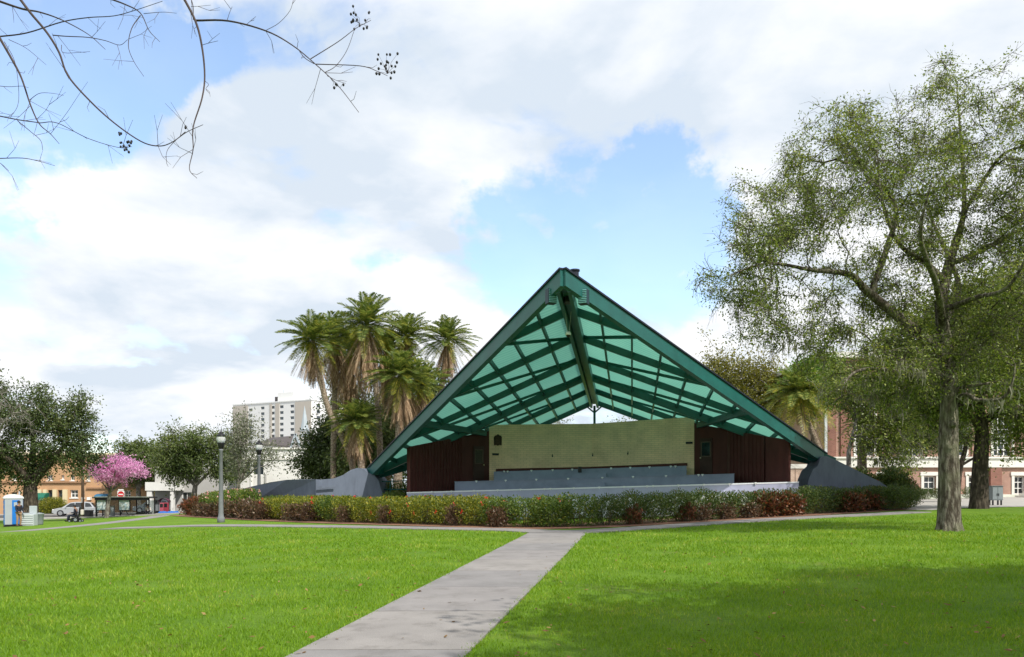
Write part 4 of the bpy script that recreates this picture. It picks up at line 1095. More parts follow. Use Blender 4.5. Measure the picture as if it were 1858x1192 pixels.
# ================================================================== PALMS
M_palm = leaf_mat('palm_frond_green', (.062, .105, .026), (.155, .215, .056), (.36, .36, .10), trans=.3, rough=.35, spec=.5, scale=.8, clump=.3)
M_palm_y = leaf_mat('palm_frond_yellow', (.10, .14, .02), (.26, .27, .04), (.42, .36, .07), trans=.35, rough=.4, scale=.8, clump=.3)
M_palm_dead = leaf_mat('dead_palm_frond', (.16, .10, .06), (.38, .26, .16), (.52, .40, .27), trans=.2, rough=.8, spec=.1, scale=.8, clump=.3)
M_palm_bark = bark_mat('palm_bark', (.16, .12, .085), (.38, .32, .25), 5, (1, 1, 1.6), .8, .03)
def frond(r, az, el, L, arch, nl, lw, ll, fold, collapse=0.0):
    """one feather frond: quads for rachis and leaflets"""
    d0 = np.array([math.cos(az) * math.cos(el), math.sin(az) * math.cos(el), math.sin(el)])
    n = 14; t = np.linspace(0, 1, n)
    out = np.array([math.cos(az), math.sin(az), 0])
    P = np.outer(t, d0) * L + np.outer(t ** 2, np.array([0, 0, -1])) * arch * L + np.outer(t ** 2, out) * .15 * L * max(0, math.sin(el))
    side = np.array([-math.sin(az), math.cos(az), 0])
    V = []; F = []
    for i in range(n - 1):
        w0 = .035 * (1 - t[i]) + .008; w1 = .035 * (1 - t[i + 1]) + .008
        o = len(V); V += [P[i] - side * w0, P[i] + side * w0, P[i + 1] + side * w1, P[i + 1] - side * w1]; F.append((o, o + 1, o + 2, o + 3))
    for k in range(nl):
        tt = .14 + .86 * k / nl; j = min(n - 2, int(tt * (n - 1))); f = tt * (n - 1) - j
        p = P[j] * (1 - f) + P[j + 1] * f; tan = P[j + 1] - P[j]; tan = tan / np.linalg.norm(tan); up = np.cross(side, tan); up = up if up[2] > 0 else -up
        ln = ll * (math.sin(math.pi * min(1, .12 + .88 * tt)) ** .6 * .85 + .15) * r.uniform(.85, 1.15)
        for sg in (-1, 1):
            d = tan * (.75 + collapse) + side * sg * (1 - collapse * .7) + up * fold * (1 - collapse) + r.normal(0, .08, 3); d /= np.linalg.norm(d)
            e = p + d * ln + np.array([0, 0, -.10 * ln]); m = p + d * ln * .5
            o = len(V); V += [p, m + tan * lw * .5, e, m - tan * lw * .5]; F.append((o, o + 1, o + 2, o + 3))
    return V, F
def palm_mesh(name, seed, n, els, L, arch, nl, m, fold=.35, collapse=0, lw=.05, ll=.48):
    r = np.random.default_rng(seed); V = []; F = []
    for k in range(n):
        az = k * 2.39996 + r.uniform(-.25, .25); el = R(els[0] + (els[1] - els[0]) * ((k + .5) / n) ** .8 + r.uniform(-6, 6))
        a, b = frond(r, az, el, L * r.uniform(.85, 1.1), arch * r.uniform(.7, 1.3), nl, lw, ll, fold, collapse)
        o = len(V); V += a; F += [tuple(i + o for i in f) for f in b]
    return np_mesh(name, np.array(V), np.array(F), m)
CROWN = [palm_mesh('fronds', 100 + i, 46, (86, -8), 2.8, .36, 40, M_palm, lw=.07, ll=.58) for i in range(3)]
SKIRT = [palm_mesh('dead_fronds', 200 + i, 60, (-50, -87), 3.1, .10, 24, M_palm_dead, .1, .70, lw=.09, ll=.5) for i in range(2)]
YELL = palm_mesh('drooping_fronds', 300, 14, (8, -50), 2.3, .35, 30, M_palm_y)
DROOP = palm_mesh('drooping_fronds', 301, 26, (45, -45), 3.0, .55, 40, M_palm_y, ll=.6)
rp = random.Random(8)
def palm(label, pts, Y, sc, variant, skirt=1.0, tr=.17, yellow=True, drooping=False):
    P = [at(px, py, Y) for px, py in pts]; b = P[0]; gb = Vector((b.x, b.y, g(b.x))); 
    root = thing('palm_tree', label, 'palm', gb, 0, 'palms behind the bandshell')
    line = smooth_line([gb] + P if (b.z - gb.z) > .3 else [gb] + P[1:], 5)
    top = line[-1] - gb; n = len(line)
    MB().tube([p - gb for p in line], [tr * (1.25 - .35 * i / n) for i in range(n)], 10).build('trunk', M_palm_bark, root, True)
    def put(nm, me, s, rz):
        o = ob(nm, me, root); o.location = top; o.scale = (s, s, s); o.rotation_euler = (0, 0, rz); return o
    if drooping: put('frond_crown', DROOP, sc, rp.uniform(0, 6))
    put('frond_crown', CROWN[variant % 3], sc, rp.uniform(0, 6))
    if yellow: put('drooping_fronds', YELL, sc * .95, rp.uniform(0, 6))
    if skirt: o = put('dead_frond_skirt', SKIRT[variant % 2], sc * skirt, rp.uniform(0, 6)); o.scale = (sc * skirt * .85, sc * skirt * .85, sc * skirt)
    return root
palm('palm with a long curved leaning trunk and shaggy brown skirt', [(640, 848), (622, 795), (598, 748), (583, 695), (572, 645), (567, 618)], 56, .98, 0, .95, .19)
palm('palm with its crown half hidden between two taller palms', [(605, 845), (606, 760), (608, 690), (608, 612)], 61, 1.0, 1, 1.15, .2)
palm('tallest palm, its skirt of dead fronds thickest of the row', [(690, 848), (688, 780), (683, 710), (674, 650), (665, 590)], 57, 1.08, 2, 1.25, .2)
palm('palm with upright crown behind a shorter yellowish palm', [(748, 840), (745, 760), (740, 690), (737, 612)], 61, 1.0, 0, 1.0, .2)
palm('shorter palm with yellowing lower fronds and a hairy trunk', [(722, 848), (724, 790), (727, 730), (728, 682)], 54, 1.0, 1, 1.05, .26)
palm('palm at the end of the row just clear of the roof slope', [(785, 800), (795, 740), (805, 680), (812, 618)], 60, .92, 2, .95, .2)
palm('low palm with dead fronds reaching down to the grey block', [(656, 848), (654, 820), (652, 790), (650, 765)], 54.5, .85, 0, 1.0, .22)
palm('slim palm filling the gap between the tallest palm and its neighbour', [(705, 848), (702, 760), (700, 690), (700, 640)], 63, 1.0, 1, 1.2, .18)
palm('palm with ragged brown skirt at the back of the clump', [(630, 848), (632, 780), (634, 720), (634, 640)], 64, 1.05, 2, 1.35, .2)
palm('short yellowish palm low beside the roof slope', [(768, 835), (768, 800), (767, 755), (766, 700)], 58, .95, 0, .9, .2)
palm('palm with long drooping yellow-green fronds right of the bandshell', [(1490, 835), (1480, 800), (1462, 755), (1450, 712)], 57, 1.05, 1, .6, .2, drooping=True)
palm('palm with a straight bare trunk in front of the brick facade', [(1564, 850), (1564, 800), (1563, 768)], 52, .5, 2, .55, .27, yellow=False)

# ================================================================== BARE OVERHANGING TREE, UPPER LEFT
def myrtle():
    base = Vector((-6.2, 6.4, g(-6.2)))
    root = thing('bare_tree', 'bare winter tree with thin drooping twigs and dark seed capsules overhead', 'tree', base)
    S = 2.511
    def z(pts, Y0, Y1): n = len(pts); return [at(x / S, y / S, Y0 + (Y1 - Y0) * i / (n - 1)) for i, (x, y) in enumerate(pts)]
    F0 = Vector((-5.9, 6.3, 3.4)); F1 = Vector((-5.2, 6.2, 5.2))
    br = [
        (z([(80, -20), (140, 60), (215, 150), (270, 240), (310, 345), (410, 460), (520, 560), (640, 643), (720, 665), (780, 650), (850, 602), (925, 568)], 6.0, 5.4), .0125, .0022, 1),
        (z([(825, -30), (890, 95), (920, 210), (933, 345), (920, 450), (880, 580), (880, 680), (863, 770), (897, 812)], 5.8, 5.3), .0115, .002, 1),
        (z([(890, 93), (1040, 95), (1210, 140), (1330, 205), (1440, 295), (1540, 390), (1635, 512)], 5.77, 5.2), .009, .002, 0),
        (z([(1440, 292), (1640, 300), (1720, 325), (1765, 345)], 5.4, 5.3), .004, .002, 0),
        (z([(1415, 268), (1540, 190), (1620, 130), (1690, 92)], 5.4, 5.5), .004, .002, 0),
        (z([(1480, 330), (1530, 300), (1580, 230), (1615, 135)], 5.4, 5.5), .003, .0018, 0),
        (z([(1365, 235), (1390, 265), (1430, 290)], 5.45, 5.4), .003, .003, 0),
        (z([(1490, 345), (1530, 365), (1575, 380)], 5.3, 5.3), .002, .0015, 0),
        (z([(-20, 140), (60, 280), (100, 360), (140, 480), (180, 565), (230, 610), (270, 655)], 6.4, 5.9), .013, .002, 1),
        (z([(180, 560), (260, 560), (400, 630), (540, 672), (600, 668)], 6.0, 5.7), .004, .0018, 0),
        (z([(-20, 525), (80, 545), (150, 555), (185, 560)], 6.6, 6.1), .006, .004, 1),
        (z([(80, 550), (140, 600), (185, 640), (195, 685)], 6.4, 6.3), .004, .002, 0),
        (z([(-20, 722), (100, 720), (180, 735), (250, 755)], 6.8, 6.5), .005, .002, 1),
        (z([(-20, 730), (10, 750), (40, 778)], 6.8, 6.7), .004, .002, 1),
        (z([(-20, 0), (100, 40), (180, 55), (280, 90), (400, 155), (480, 225)], 6.5, 6.1), .012, .002, 1),
        (z([(-20, 168), (120, 150), (280, 100), (400, 80), (520, 72), (620, 45), (740, 5)], 7.0, 6.6), .008, .0025, 1),
        (z([(460, -20), (570, 20), (640, 60), (680, 140), (728, 190)], 6.6, 6.3), .009, .002, 1),
        (z([(640, 70), (600, 130), (585, 210), (610, 280), (655, 348)], 6.5, 6.3), .005, .002, 0),
        (z([(240, 160), (300, 165), (400, 170), (480, 185), (545, 205), (582, 180)], 6.0, 6.0), .005, .002, 0),
        (z([(655, 62), (740, 55), (805, 60)], 6.5, 6.4), .003, .0015, 0),
        (z([(280, 205), (292, 240), (410, 235)], 6.0, 5.9), .003, .0015, 0),
        (z([(935, 370), (950, 385), (938, 405), (953, 425)], 5.6, 5.6), .002, .0015, 0),
        (z([(920, 205), (955, 195), (993, 186)], 5.7, 5.6), .0025, .0015, 0),
        (z([(1035, 92), (1045, 60), (1058, 30)], 5.7, 5.7), .0025, .0015, 0),
        (z([(1125, 110), (1145, 92), (1166, 75)], 5.6, 5.6), .002, .0015, 0),
        (z([(1212, 138), (1270, 105), (1320, 50), (1338, -5)], 5.6, 5.6), .0025, .0015, 0),
        (z([(845, 600), (800, 640), (765, 680), (755, 718)], 5.4, 5.4), .003, .0015, 0),
        (z([(20, 190), (70, 290), (85, 460), (45, 540)], 6.3, 6.2), .003, .0015, 0),
        (z([(135, 455), (180, 425), (240, 425), (290, 435)], 6.1, 6.0), .003, .0012, 0),
        (z([(165, 545), (210, 500), (240, 440)], 6.1, 6.0), .002, .0012, 0),
        (z([(230, 610), (300, 520), (360, 430), (400, 372)], 5.9, 5.8), .002, .001, 0),
        (z([(40, 180), (120, 220), (210, 295)], 6.4, 6.3), .003, .0015, 0),
        (z([(-20, 390), (40, 395), (100, 392), (130, 400)], 6.3, 6.2), .003, .0015, 1),
        (z([(870, 30), (910, 28), (960, 23)], 5.8, 5.7), .002, .0012, 0),
        (z([(865, -20), (880, 30), (880, 90)], 5.82, 5.78), .004, .003, 1),
    ]
    r = random.Random(5)
    mb = MB(); thick = MB()
    for pts, r0, r1, conn in br:
        L = smooth_line(pts, 5); n = len(L)
        mb.tube([p - base for p in L], [.86 * (r0 + (r1 - r0) * (i / (n - 1)) ** .8) for i in range(n)], 5, cap=False)
        if conn:                        # carry the branch back, out of the picture, to the limb
            p = pts[0]; d = (pts[0] - pts[1]).normalized(); a = p + d * .35
            root_pt = F1 if p.z > 4.6 else F0.lerp(F1, .4)
            if p.x > -3.2: mid = Vector((p.x - .9, p.y + .1, max(p.z, 5.3) + .9))
            else: mid = a.lerp(root_pt, .5) + Vector((0, 0, .25))
            L2 = smooth_line([root_pt, mid, a, p], 6); m = len(L2)
            thick.tube([x - base for x in L2], [r0 * 2.6 + (r0 - r0 * 2.6) * i / (m - 1) for i in range(m)], 6, cap=False)
        # short side twigs
        k = max(1, int(sum((L[i + 1] - L[i]).length for i in range(n - 1)) * (4.5 if pts[0].x < -1.9 else 1.5)))
        for _ in range(k):
            i = r.randrange(1, n - 1); p = L[i]; t = (L[i + 1] - L[i]).normalized()
            d = (t * .7 + Vector((r.uniform(-1, 1), r.uniform(-.6, .6), r.uniform(-1, 1)))).normalized(); l = r.uniform(.06, .28) if pts[0].x < -1.9 else r.uniform(.03, .1)
            e = p + d * l; m_ = p + d * l * .5 + Vector((r.uniform(-.02, .02), 0, r.uniform(-.02, .02)))
            mb.tube([p - base, m_ - base, e - base], [.002, .0016, .001], 3, cap=False)
            if l > .16: 
                d2 = (d + Vector((r.uniform(-.8, .8), 0, r.uniform(-.8, .8)))).normalized(); mb.tube([m_ - base, m_ + d2 * l * .5 - base], [.0014, .0009], 3, cap=False)
    thick.tube(smooth_line([Vector((0, 0, -.1)), Vector((.05, 0, 1.4)), F0 - base, F1 - base, F1 - base + Vector((-.3, .4, 1.6))], 5), [.11, .10, .095, .09, .088, .08, .08, .075, .07, .07, .07, .065, .06, .055, .05, .045, .04, .035, .03, .02, .015], 9, cap=False)
    thick.build('trunk', M_bark_gr, root, True)
    mb.build('branches', M_bark_myrtle, root)
    caps = MB(); stems = MB()
    for cx, cy, w, h, n, Y in ((1640, 80, 50, 55, 17, 5.5), (1765, 300, 52, 65, 22, 5.3), (575, 668, 28, 28, 13, 5.7), (545, 612, 8, 10, 3, 5.7), (1550, 392, 30, 12, 4, 5.3), (850, 580, 6, 5, 2, 5.4)):
        c0 = at(cx / S, (cy + h * .55) / S, Y)
        for _ in range(n):
            p = at((cx + r.uniform(-w, w)) / S, (cy + r.uniform(-h, h)) / S, Y + r.uniform(-.05, .05))
            caps.sphere(p - base, r.uniform(.0065, .009), 7, 5, (1, 1, 1.25))
            if r.random() < .75: stems.tube([c0 - base, c0.lerp(p, .5) + Vector((r.uniform(-.01, .01), 0, .01)) - base, p - base], [.0013, .001, .0008], 3, cap=False)
    tag(caps.build('seed_capsules', M_black, root, True), kind='stuff'); tag(stems.build('capsule_stalks', M_bark_myrtle, root), kind='stuff')
myrtle()

# leafy undergrowth at the foot of the palms
px_tree('undergrowth_tree', 'low leafy tree at the foot of the palm clump', 680, 62, [(670, 820, 40, 35), (712, 800, 40, 40), (750, 810, 30, 30), (640, 835, 30, 25)], (M_bark_dk, M_leaf_mid), 620, 30, .24, 64, fork=1.2, r0=.15, seg=1.0, spread=.5, lspread=.4, tip=.016)
# ================================================================== HEDGE
M_hg = leaf_mat('hedge_leaf', (.040, .080, .014), (.110, .170, .028), (.26, .27, .035), trans=.25, scale=1.5, clump=.3, cd=(.20, .07, .03))
M_hy = leaf_mat('yellow_hedge_leaf', (.06, .09, .012), (.17, .20, .025), (.38, .34, .04), trans=.28, scale=1.5, clump=.3)
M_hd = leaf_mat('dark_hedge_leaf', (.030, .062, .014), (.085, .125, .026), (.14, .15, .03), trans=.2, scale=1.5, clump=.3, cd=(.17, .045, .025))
M_hr = leaf_mat('red_croton_leaf', (.050, .048, .014), (.125, .040, .024), (.23, .09, .035), trans=.2, scale=2, clump=.3)
M_hb = leaf_mat('brown_red_leaf', (.055, .042, .022), (.12, .065, .04), (.20, .13, .07), trans=.2, scale=2, clump=.3)
M_hs = mat('shrub_stem', (.12, .09, .07), .9, .2, 6)
M_flr = leaf_mat('red_flower', (.55, .035, .02), (.75, .08, .04), None, trans=.3)
M_flp = leaf_mat('pink_flower', (.75, .30, .28), (.85, .50, .46), None, trans=.3)
def shrub_meshes(seed, w, h, n, lsize, m, loose=.10, flower=None):
    r = np.random.default_rng(seed)
    # boxy mass: points near the surface of a superellipsoid, uneven
    d = unit(r.normal(0, 1, (n, 3))); p = 3.2
    k = 1 / (np.sum(np.abs(d) ** p, 1) ** (1 / p))
    lump = 1 + loose * np.sin(d[:, 0] * 5 + seed) * np.cos(d[:, 1] * 4) + loose * .9 * np.sin(d[:, 2] * 7 + seed * 2 + d[:, 0] * 6)
    rad = (r.random(n) ** .32) * k * lump
    C = d * rad[:, None] * np.array([w / 2, w / 2 * .8, h / 2]) + np.array([0, 0, h * .54])
    C = C[C[:, 2] > .06]; D = unit(C - np.array([0, 0, h * .4])) + np.array([0, 0, .5])
    V, F = leaves(C, D, lsize, lsize * .45, r, droop=.1)
    me = np_mesh('foliage', V, F, m)
    mb = MB()
    for _ in range(11):
        a = r.uniform(0, 6.28); q_ = r.uniform(.05, .4) * w; e = Vector((math.cos(a) * q_, math.sin(a) * q_ * .7, h * r.uniform(.5, .8)))
        b = Vector((math.cos(a) * .12, math.sin(a) * .12, -.05)); mb.tube([b, b.lerp(e, .5) + Vector((0, 0, .05)), e], [.016, .012, .006], 5, cap=False)
    sm = mb.mesh('stems', M_hs)
    fm = None
    if flower:
        fmat, nf, fs = flower; d = unit(r.normal(0, 1, (nf, 3)) + np.array([0, -.4, .5])); k = 1 / (np.sum(np.abs(d) ** p, 1) ** (1 / p))
        C = d * k[:, None] * np.array([w / 2, w / 2 * .8, h / 2]) * 1.02 + np.array([0, 0, h * .54])
        C = np.repeat(C, 9, 0) + r.normal(0, fs * .35, (nf * 9, 3)); V, F = leaves(C, unit(r.normal(0, 1, C.shape)), fs * .8, fs * .6, r); fm = np_mesh('flowers', V, F, fmat)
    return me, sm, fm
KIND = {}
def kinds(key, k, *a, **kw): KIND[key] = [shrub_meshes(1000 + hash_(key) + i, *a, **kw) for i in range(k)]
def hash_(s): return sum(ord(c) * (i + 3) for i, c in enumerate(s)) % 500
kinds('yellow', 4, 1.75, 1.16, 3300, .095, M_hy, flower=(M_flr, 2, .09))
kinds('green', 4, 1.75, 1.18, 3300, .095, M_hg, flower=(M_flr, 1, .10))
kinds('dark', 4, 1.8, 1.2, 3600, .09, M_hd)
kinds('red', 4, 1.25, .82, 1300, .17, M_hr, loose=.34)
kinds('brown', 4, 1.2, .78, 1300, .13, M_hb, loose=.34)
kinds('pink', 2, 1.9, 1.75, 3800, .12, M_hg, flower=(M_flp, 10, .14))
kinds('bushy', 2, 1.6, 1.9, 3000, .16, M_hd)
LAB = {'yellow': ('hedge_shrub', 'clipped yellow-green hedge shrub', 'yellow-green hedge shrubs'), 'green': ('hedge_shrub', 'clipped mid-green hedge shrub', 'mid-green hedge shrubs'),
       'dark': ('hedge_shrub', 'clipped dark green hedge shrub', 'dark green hedge shrubs'), 'red': ('croton_shrub', 'low dark red croton', 'red crotons along the bed'),
       'brown': ('croton_shrub', 'low brownish red shrub', 'brownish red shrubs along the bed'), 'pink': ('flowering_shrub', 'tall green shrub with pale pink flowers at the hedge end', 'pink flowering shrubs'),
       'bushy': ('leafy_shrub', 'loose glossy shrub of big leaves beside the right concrete block', 'loose shrubs by the right block')}
rh = random.Random(12)
SECT = [(350, 'at the end beside the side path'), (470, 'near the grey lamp post'), (640, 'before the long grey wing wall'), (745, 'before the pipe railing'), (900, 'before the dark red side room'),
        (1070, 'where the straight path meets the curved walk'), (1270, 'before the right half of the yellow wall'), (1445, 'before the right-hand side room'), (9999, 'before the right concrete block')]
def shrub(kind, p, rz, sc=1.0, sz=1.0):
    nm, lab, grp = LAB[kind]
    if kind not in ('pink', 'bushy'):
        sec = next(t for lim, t in SECT if 929 + p[0] / p[1] * FPX < lim); lab = lab + ' ' + sec; grp = grp + ' ' + sec
    me, sm, fm = KIND[kind][rh.randrange(len(KIND[kind]))]
    root = thing(nm, lab, 'shrub', (p[0], p[1], g(p[0]) + .015), rz, grp); root.scale = (sc * rh.uniform(.94, 1.08), sc, sz * rh.uniform(.95, 1.05))
    ob('foliage', me, root); ob('stems', sm, root)
    if fm: tag(ob('flowers', fm, root), kind='stuff')
# walk along the hedge line
acc = 0.0; nxt = .5; k = 0
for i in range(len(hedge_line) - 1):
    a, b = hedge_line[i], hedge_line[i + 1]; L = (b - a).length
    t = (b - a).normalized(); nrm = Vector((-t.y, t.x, 0)); rz = math.atan2(t.y, t.x)
    while acc + L > nxt:
        f = (nxt - acc) / L; p = a.lerp(b, f); px = 929 + p.x / p.y * FPX
        c = p + nrm * 1.0
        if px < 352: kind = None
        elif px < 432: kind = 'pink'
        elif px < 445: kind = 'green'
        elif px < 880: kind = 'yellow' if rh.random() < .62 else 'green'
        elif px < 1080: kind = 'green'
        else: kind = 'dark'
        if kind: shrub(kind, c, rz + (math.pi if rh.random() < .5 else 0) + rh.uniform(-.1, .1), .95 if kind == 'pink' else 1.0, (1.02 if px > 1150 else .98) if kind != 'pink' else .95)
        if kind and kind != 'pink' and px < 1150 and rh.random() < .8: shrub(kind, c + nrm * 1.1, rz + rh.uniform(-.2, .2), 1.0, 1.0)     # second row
        nxt += 1.42; k += 1
    acc += L
def front(px, py_off, kind, sc=1.0, sz=1.0, d=.45):
    # low shrubs in front of the hedge, placed by column
    best = min(hedge_line, key=lambda p: abs(929 + p.x / p.y * FPX - px)); i = hedge_line.index(best); n_ = hedge_line[min(i + 1, len(hedge_line) - 1)]; p_ = hedge_line[max(0, i - 1)]
    t = (n_ - p_).normalized(); nrm = Vector((-t.y, t.x, 0)); shrub(kind, best + nrm * d, rh.uniform(0, 6), sc, sz)
for px in (334, 346): front(px, 0, 'red', 1.25, 1.5, .6)
for px in (360, 378, 398, 420, 442, 458): front(px, 0, 'brown', 1.25, 1.25, .35)
for px in (468, 520, 545): front(px, 0, 'brown', 1.0, 1.0, .35)
for px in (612, 690, 812, 905): front(px, 0, 'brown', .55, .9, .40)
for px in (892, 1165, 1258): front(px, 0, 'red', .5, .85, .5)
for px in (1290, 1325, 1375): front(px, 0, 'brown', .9, .8, .5)
for px in (1398, 1418, 1438): front(px, 0, 'red', .95, 1.15, .65)
for px in (1458, 1550, 1570, 1592): front(px, 0, 'red', .95, 1.05, .55)
for px, Y in ((1612, 43.0), (1628, 43.6), (1640, 44.6)): shrub('dark', gx(px, Y), rh.uniform(-.5, .5), 1.0, 1.0)
for px, Y, sc in ((1600, 48.5, 1.0), (1616, 47.5, 1.15), (1636, 46.5, .95), (1560, 48.5, 1.2)):
    p = gx(px, Y); shrub('bushy', p, rh.uniform(0, 6), sc, sc)
for px, Y in ((700, 50.4), (722, 51), (742, 50.5), (712, 47.0)):
    me, sm, fm = KIND['green'][rh.randrange(3)]; p = gx(px, Y)
    root = thing('leafy_shrub', 'green shrub growing behind the green pipe railing' if Y > 48 else 'bright green shrub poking above the hedge by the railing', 'shrub', p, rh.uniform(0, 6), 'shrubs by the pipe railing' if Y > 48 else None); root.scale = (.9, .9, 1.55 if Y > 48 else 1.15)
    ob('foliage', me, root); ob('stems', sm, root)
# clipped low hedges at the foot of the brick building
for px in (1662, 1676, 1705, 1762):
    p = gx(px, 63.6); me, sm, fm = KIND['dark'][rh.randrange(3)]
    root = thing('low_hedge', 'low clipped hedge at the foot of the brick building', 'shrub', p, rh.uniform(-.1, .1), 'clipped hedges at the brick building'); root.scale = (.75, .6, .72); ob('foliage', me, root); ob('stems', sm, root)
# ================================================================== BUILDINGS
M_bwhite = mat('white_render', (.72, .71, .68), .8, .06, .4, bump=.05, bscale=20, dirt=((.55, .53, .49), .7, .4))
M_bgrey = mat('grey_render', (.42, .41, .39), .8, .08, .4, dirt=((.3, .29, .27), .8, .4))
M_tan = mat('tan_stucco', (.48, .29, .16), .85, .08, .3, bump=.08, bscale=20, dirt=((.36, .21, .12), .6, .4))
M_cream = mat('cream_stucco', (.66, .56, .36), .85, .06, .4)
M_hotelb = mat('hotel_beige', (.47, .43, .38), .85, .05, .08)
M_hotelw = mat('hotel_white', (.72, .72, .71), .8, .04, .08)
M_roofd = mat('dark_shingle', (.085, .075, .075), .9, .15, .8, bump=.3, bscale=8)
M_steeple = mat('steeple_metal', (.36, .41, .44), .5, .08, .6)
M_glass = glass_mat('window_glass', (.035, .045, .055), .08)
M_frame = mat('white_frame', (.80, .80, .78), .55, .03, 3)
M_awng = mat('green_awning', (.012, .13, .085), .7, .08, 2)
M_awnb = mat('blue_awning', (.03, .13, .24), .7, .08, 2)
M_rbrick = brick_mat('red_brick', (.30, .135, .095), (.40, .20, .145), (.50, .43, .37), .215, .075, .010, axis='xz', bump=.3, var=.5)
M_rbrick_side = brick_mat('red_brick_side', (.30, .135, .095), (.40, .20, .145), (.50, .43, .37), .215, .075, .010, axis='yz', bump=.3, var=.5)
M_rdark = brick_mat('dark_red_brick', (.20, .075, .055), (.27, .11, .08), (.30, .22, .18), .215, .075, .010, axis='xz', bump=.3, var=.5)
M_stone = mat('white_stone_trim', (.74, .72, .67), .75, .05, 1.0, dirt=((.55, .53, .48), 1.2, .4))

def wall_open(W_, z0, z1, holes, depth=.25):
    """front wall (x along, y into the building) with real openings; holes = (x0,x1,z0,z1)"""
    xs = sorted({0, W_, *[h[0] for h in holes], *[h[1] for h in holes]}); zs = sorted({z0, z1, *[h[2] for h in holes], *[h[3] for h in holes]})
    mb = MB()
    for i in range(len(xs) - 1):
        for j in range(len(zs) - 1):
            cx, cz = (xs[i] + xs[i + 1]) / 2, (zs[j] + zs[j + 1]) / 2
            if any(h[0] < cx < h[1] and h[2] < cz < h[3] for h in holes): continue
            mb.quad((xs[i], 0, zs[j]), (xs[i + 1], 0, zs[j]), (xs[i + 1], 0, zs[j + 1]), (xs[i], 0, zs[j + 1]))
    for a, b, c, d in holes:
        mb.quad((a, 0, c), (a, depth, c), (b, depth, c), (b, 0, c)); mb.quad((a, 0, d), (b, 0, d), (b, depth, d), (a, depth, d))
        mb.quad((a, 0, c), (a, 0, d), (a, depth, d), (a, depth, c)); mb.quad((b, 0, c), (b, depth, c), (b, depth, d), (b, 0, d))
    return mb
def shellbox(mb, W_, D, z0, z1):       # back, sides, roof behind an open front
    mb.quad((0, 0, z0), (0, D, z0), (0, D, z1), (0, 0, z1)); mb.quad((W_, 0, z0), (W_, 0, z1), (W_, D, z1), (W_, D, z0))
    mb.quad((0, D, z0), (W_, D, z0), (W_, D, z1), (0, D, z1)); mb.quad((0, 0, z1), (W_, 0, z1), (W_, D, z1), (0, D, z1))
    return mb
def window(root, h, depth=.2, frame=M_frame, glass=M_glass, mull=(1, 1), fw=.08, sill=True, name='window'):
    a, b, c, d = h; y = depth - .06
    mb = MB()
    mb.bx(a, b, y - .05, y + .05, d - fw, d); mb.bx(a, b, y - .05, y + .05, c, c + fw); mb.bx(a, a + fw, y - .05, y + .05, c + fw, d - fw); mb.bx(b - fw, b, y - .05, y + .05, c + fw, d - fw)
    for k in range(1, mull[0] + 1):
        if mull[0] > 0: x = a + (b - a) * k / (mull[0] + 1); mb.bx(x - fw * .35, x + fw * .35, y - .03, y + .03, c + fw, d - fw)
    for k in range(1, mull[1] + 1):
        z = c + (d - c) * k / (mull[1] + 1); mb.bx(a + fw, b - fw, y - .028, y + .028, z - fw * .35, z + fw * .35)
    w = mb.build(name, frame, root)
    MB().bx(a + fw * .5, b - fw * .5, y + .055, y + .075, c + fw * .5, d - fw * .5).build('pane', glass, w)
    if sill: MB().bx(a - .08, b + .08, -.10, .02, c - .12, c - .003).build('sill', frame, w)
    return w

# ---- distant hotel tower
A = at(423, 736, 402); Bp = at(565, 726, 377); zt = (A.z + Bp.z) / 2
d = Vector((Bp.x - A.x, Bp.y - A.y, 0)); Wd = d.length; rz = math.atan2(d.y, d.x)
hot = thing('hotel_tower', 'tall cream hotel tower with rows of dark windows beyond the church spire', 'building', (A.x, A.y, -2), rz)
k = Wd / 885.0                          # metres per traced unit
H = zt + 2
cols_ = [208, 347, 462, 562, 678]; rowh = 2.78
holes = []
for ci, cx in enumerate(cols_):
    for r_ in range(13):
        z1 = H - 1.5 - r_ * rowh - (.6 if ci == 0 else 0); x0 = (cx - 20) * k
        holes.append((x0, x0 + 40 * k, z1 - 1.35, z1))
mb = wall_open(Wd, 0, H, holes, .35); shellbox(mb, Wd, 22, 0, H); mb.build('wall', M_hotelw, hot)
for x0, x1 in ((0, 178), (430, 455), (495, 540), (712, 885)):
    MB().bx(x0 * k, x1 * k, -.25, -.003, 0, H - .4).build('beige_panel', M_hotelb, hot)
for h in holes:
    MB().bx(h[0], h[1], .22, .3, h[2], h[3]).build('window', M_glass, hot)
for s in range(2):
    for r_ in range(13):
        z1 = H - 1.5 - r_ * rowh; y0 = 3.5 + s * 6.5
        MB().bx(Wd + .002, Wd + .15, y0, y0 + 2.2, z1 - 1.4, z1).build('window', M_glass, hot)
MB().bx(Wd + .001, Wd + .2, 12.5, 22, 0, H - .4).build('beige_panel', M_hotelb, hot)
MB().bx(-.3, Wd + .3, -.3, 22.3, H + .01, H + .6).build('parapet', M_hotelw, hot)
ph = MB().bx(450 * k, 630 * k, 4, 12, H + .6, H + 5.2).build('penthouse', M_hotelw, hot)
MB().bx(400 * k, 447 * k, 5, 10, H + .6, H + 3.6).build('plant_box', M_roofd, hot)
MB().tube([(480 * k, 6, H + 5.2), (480 * k, 6, H + 7)], .12, 6).build('mast', M_steeple, ph)
A = at(598, 735, 420)
th = thing('hotel_wing', 'pale tower block partly hidden behind the palm fronds', 'building', (A.x, A.y, -2), rz)
mb = wall_open(14, 0, 44, [(2 + 3.6 * i, 3.6 + 3.6 * i, 40 - 2.8 * j, 41.4 - 2.8 * j) for i in range(3) for j in range(11)], .3); shellbox(mb, 14, 15, 0, 44); mb.build('wall', M_bgrey, th)
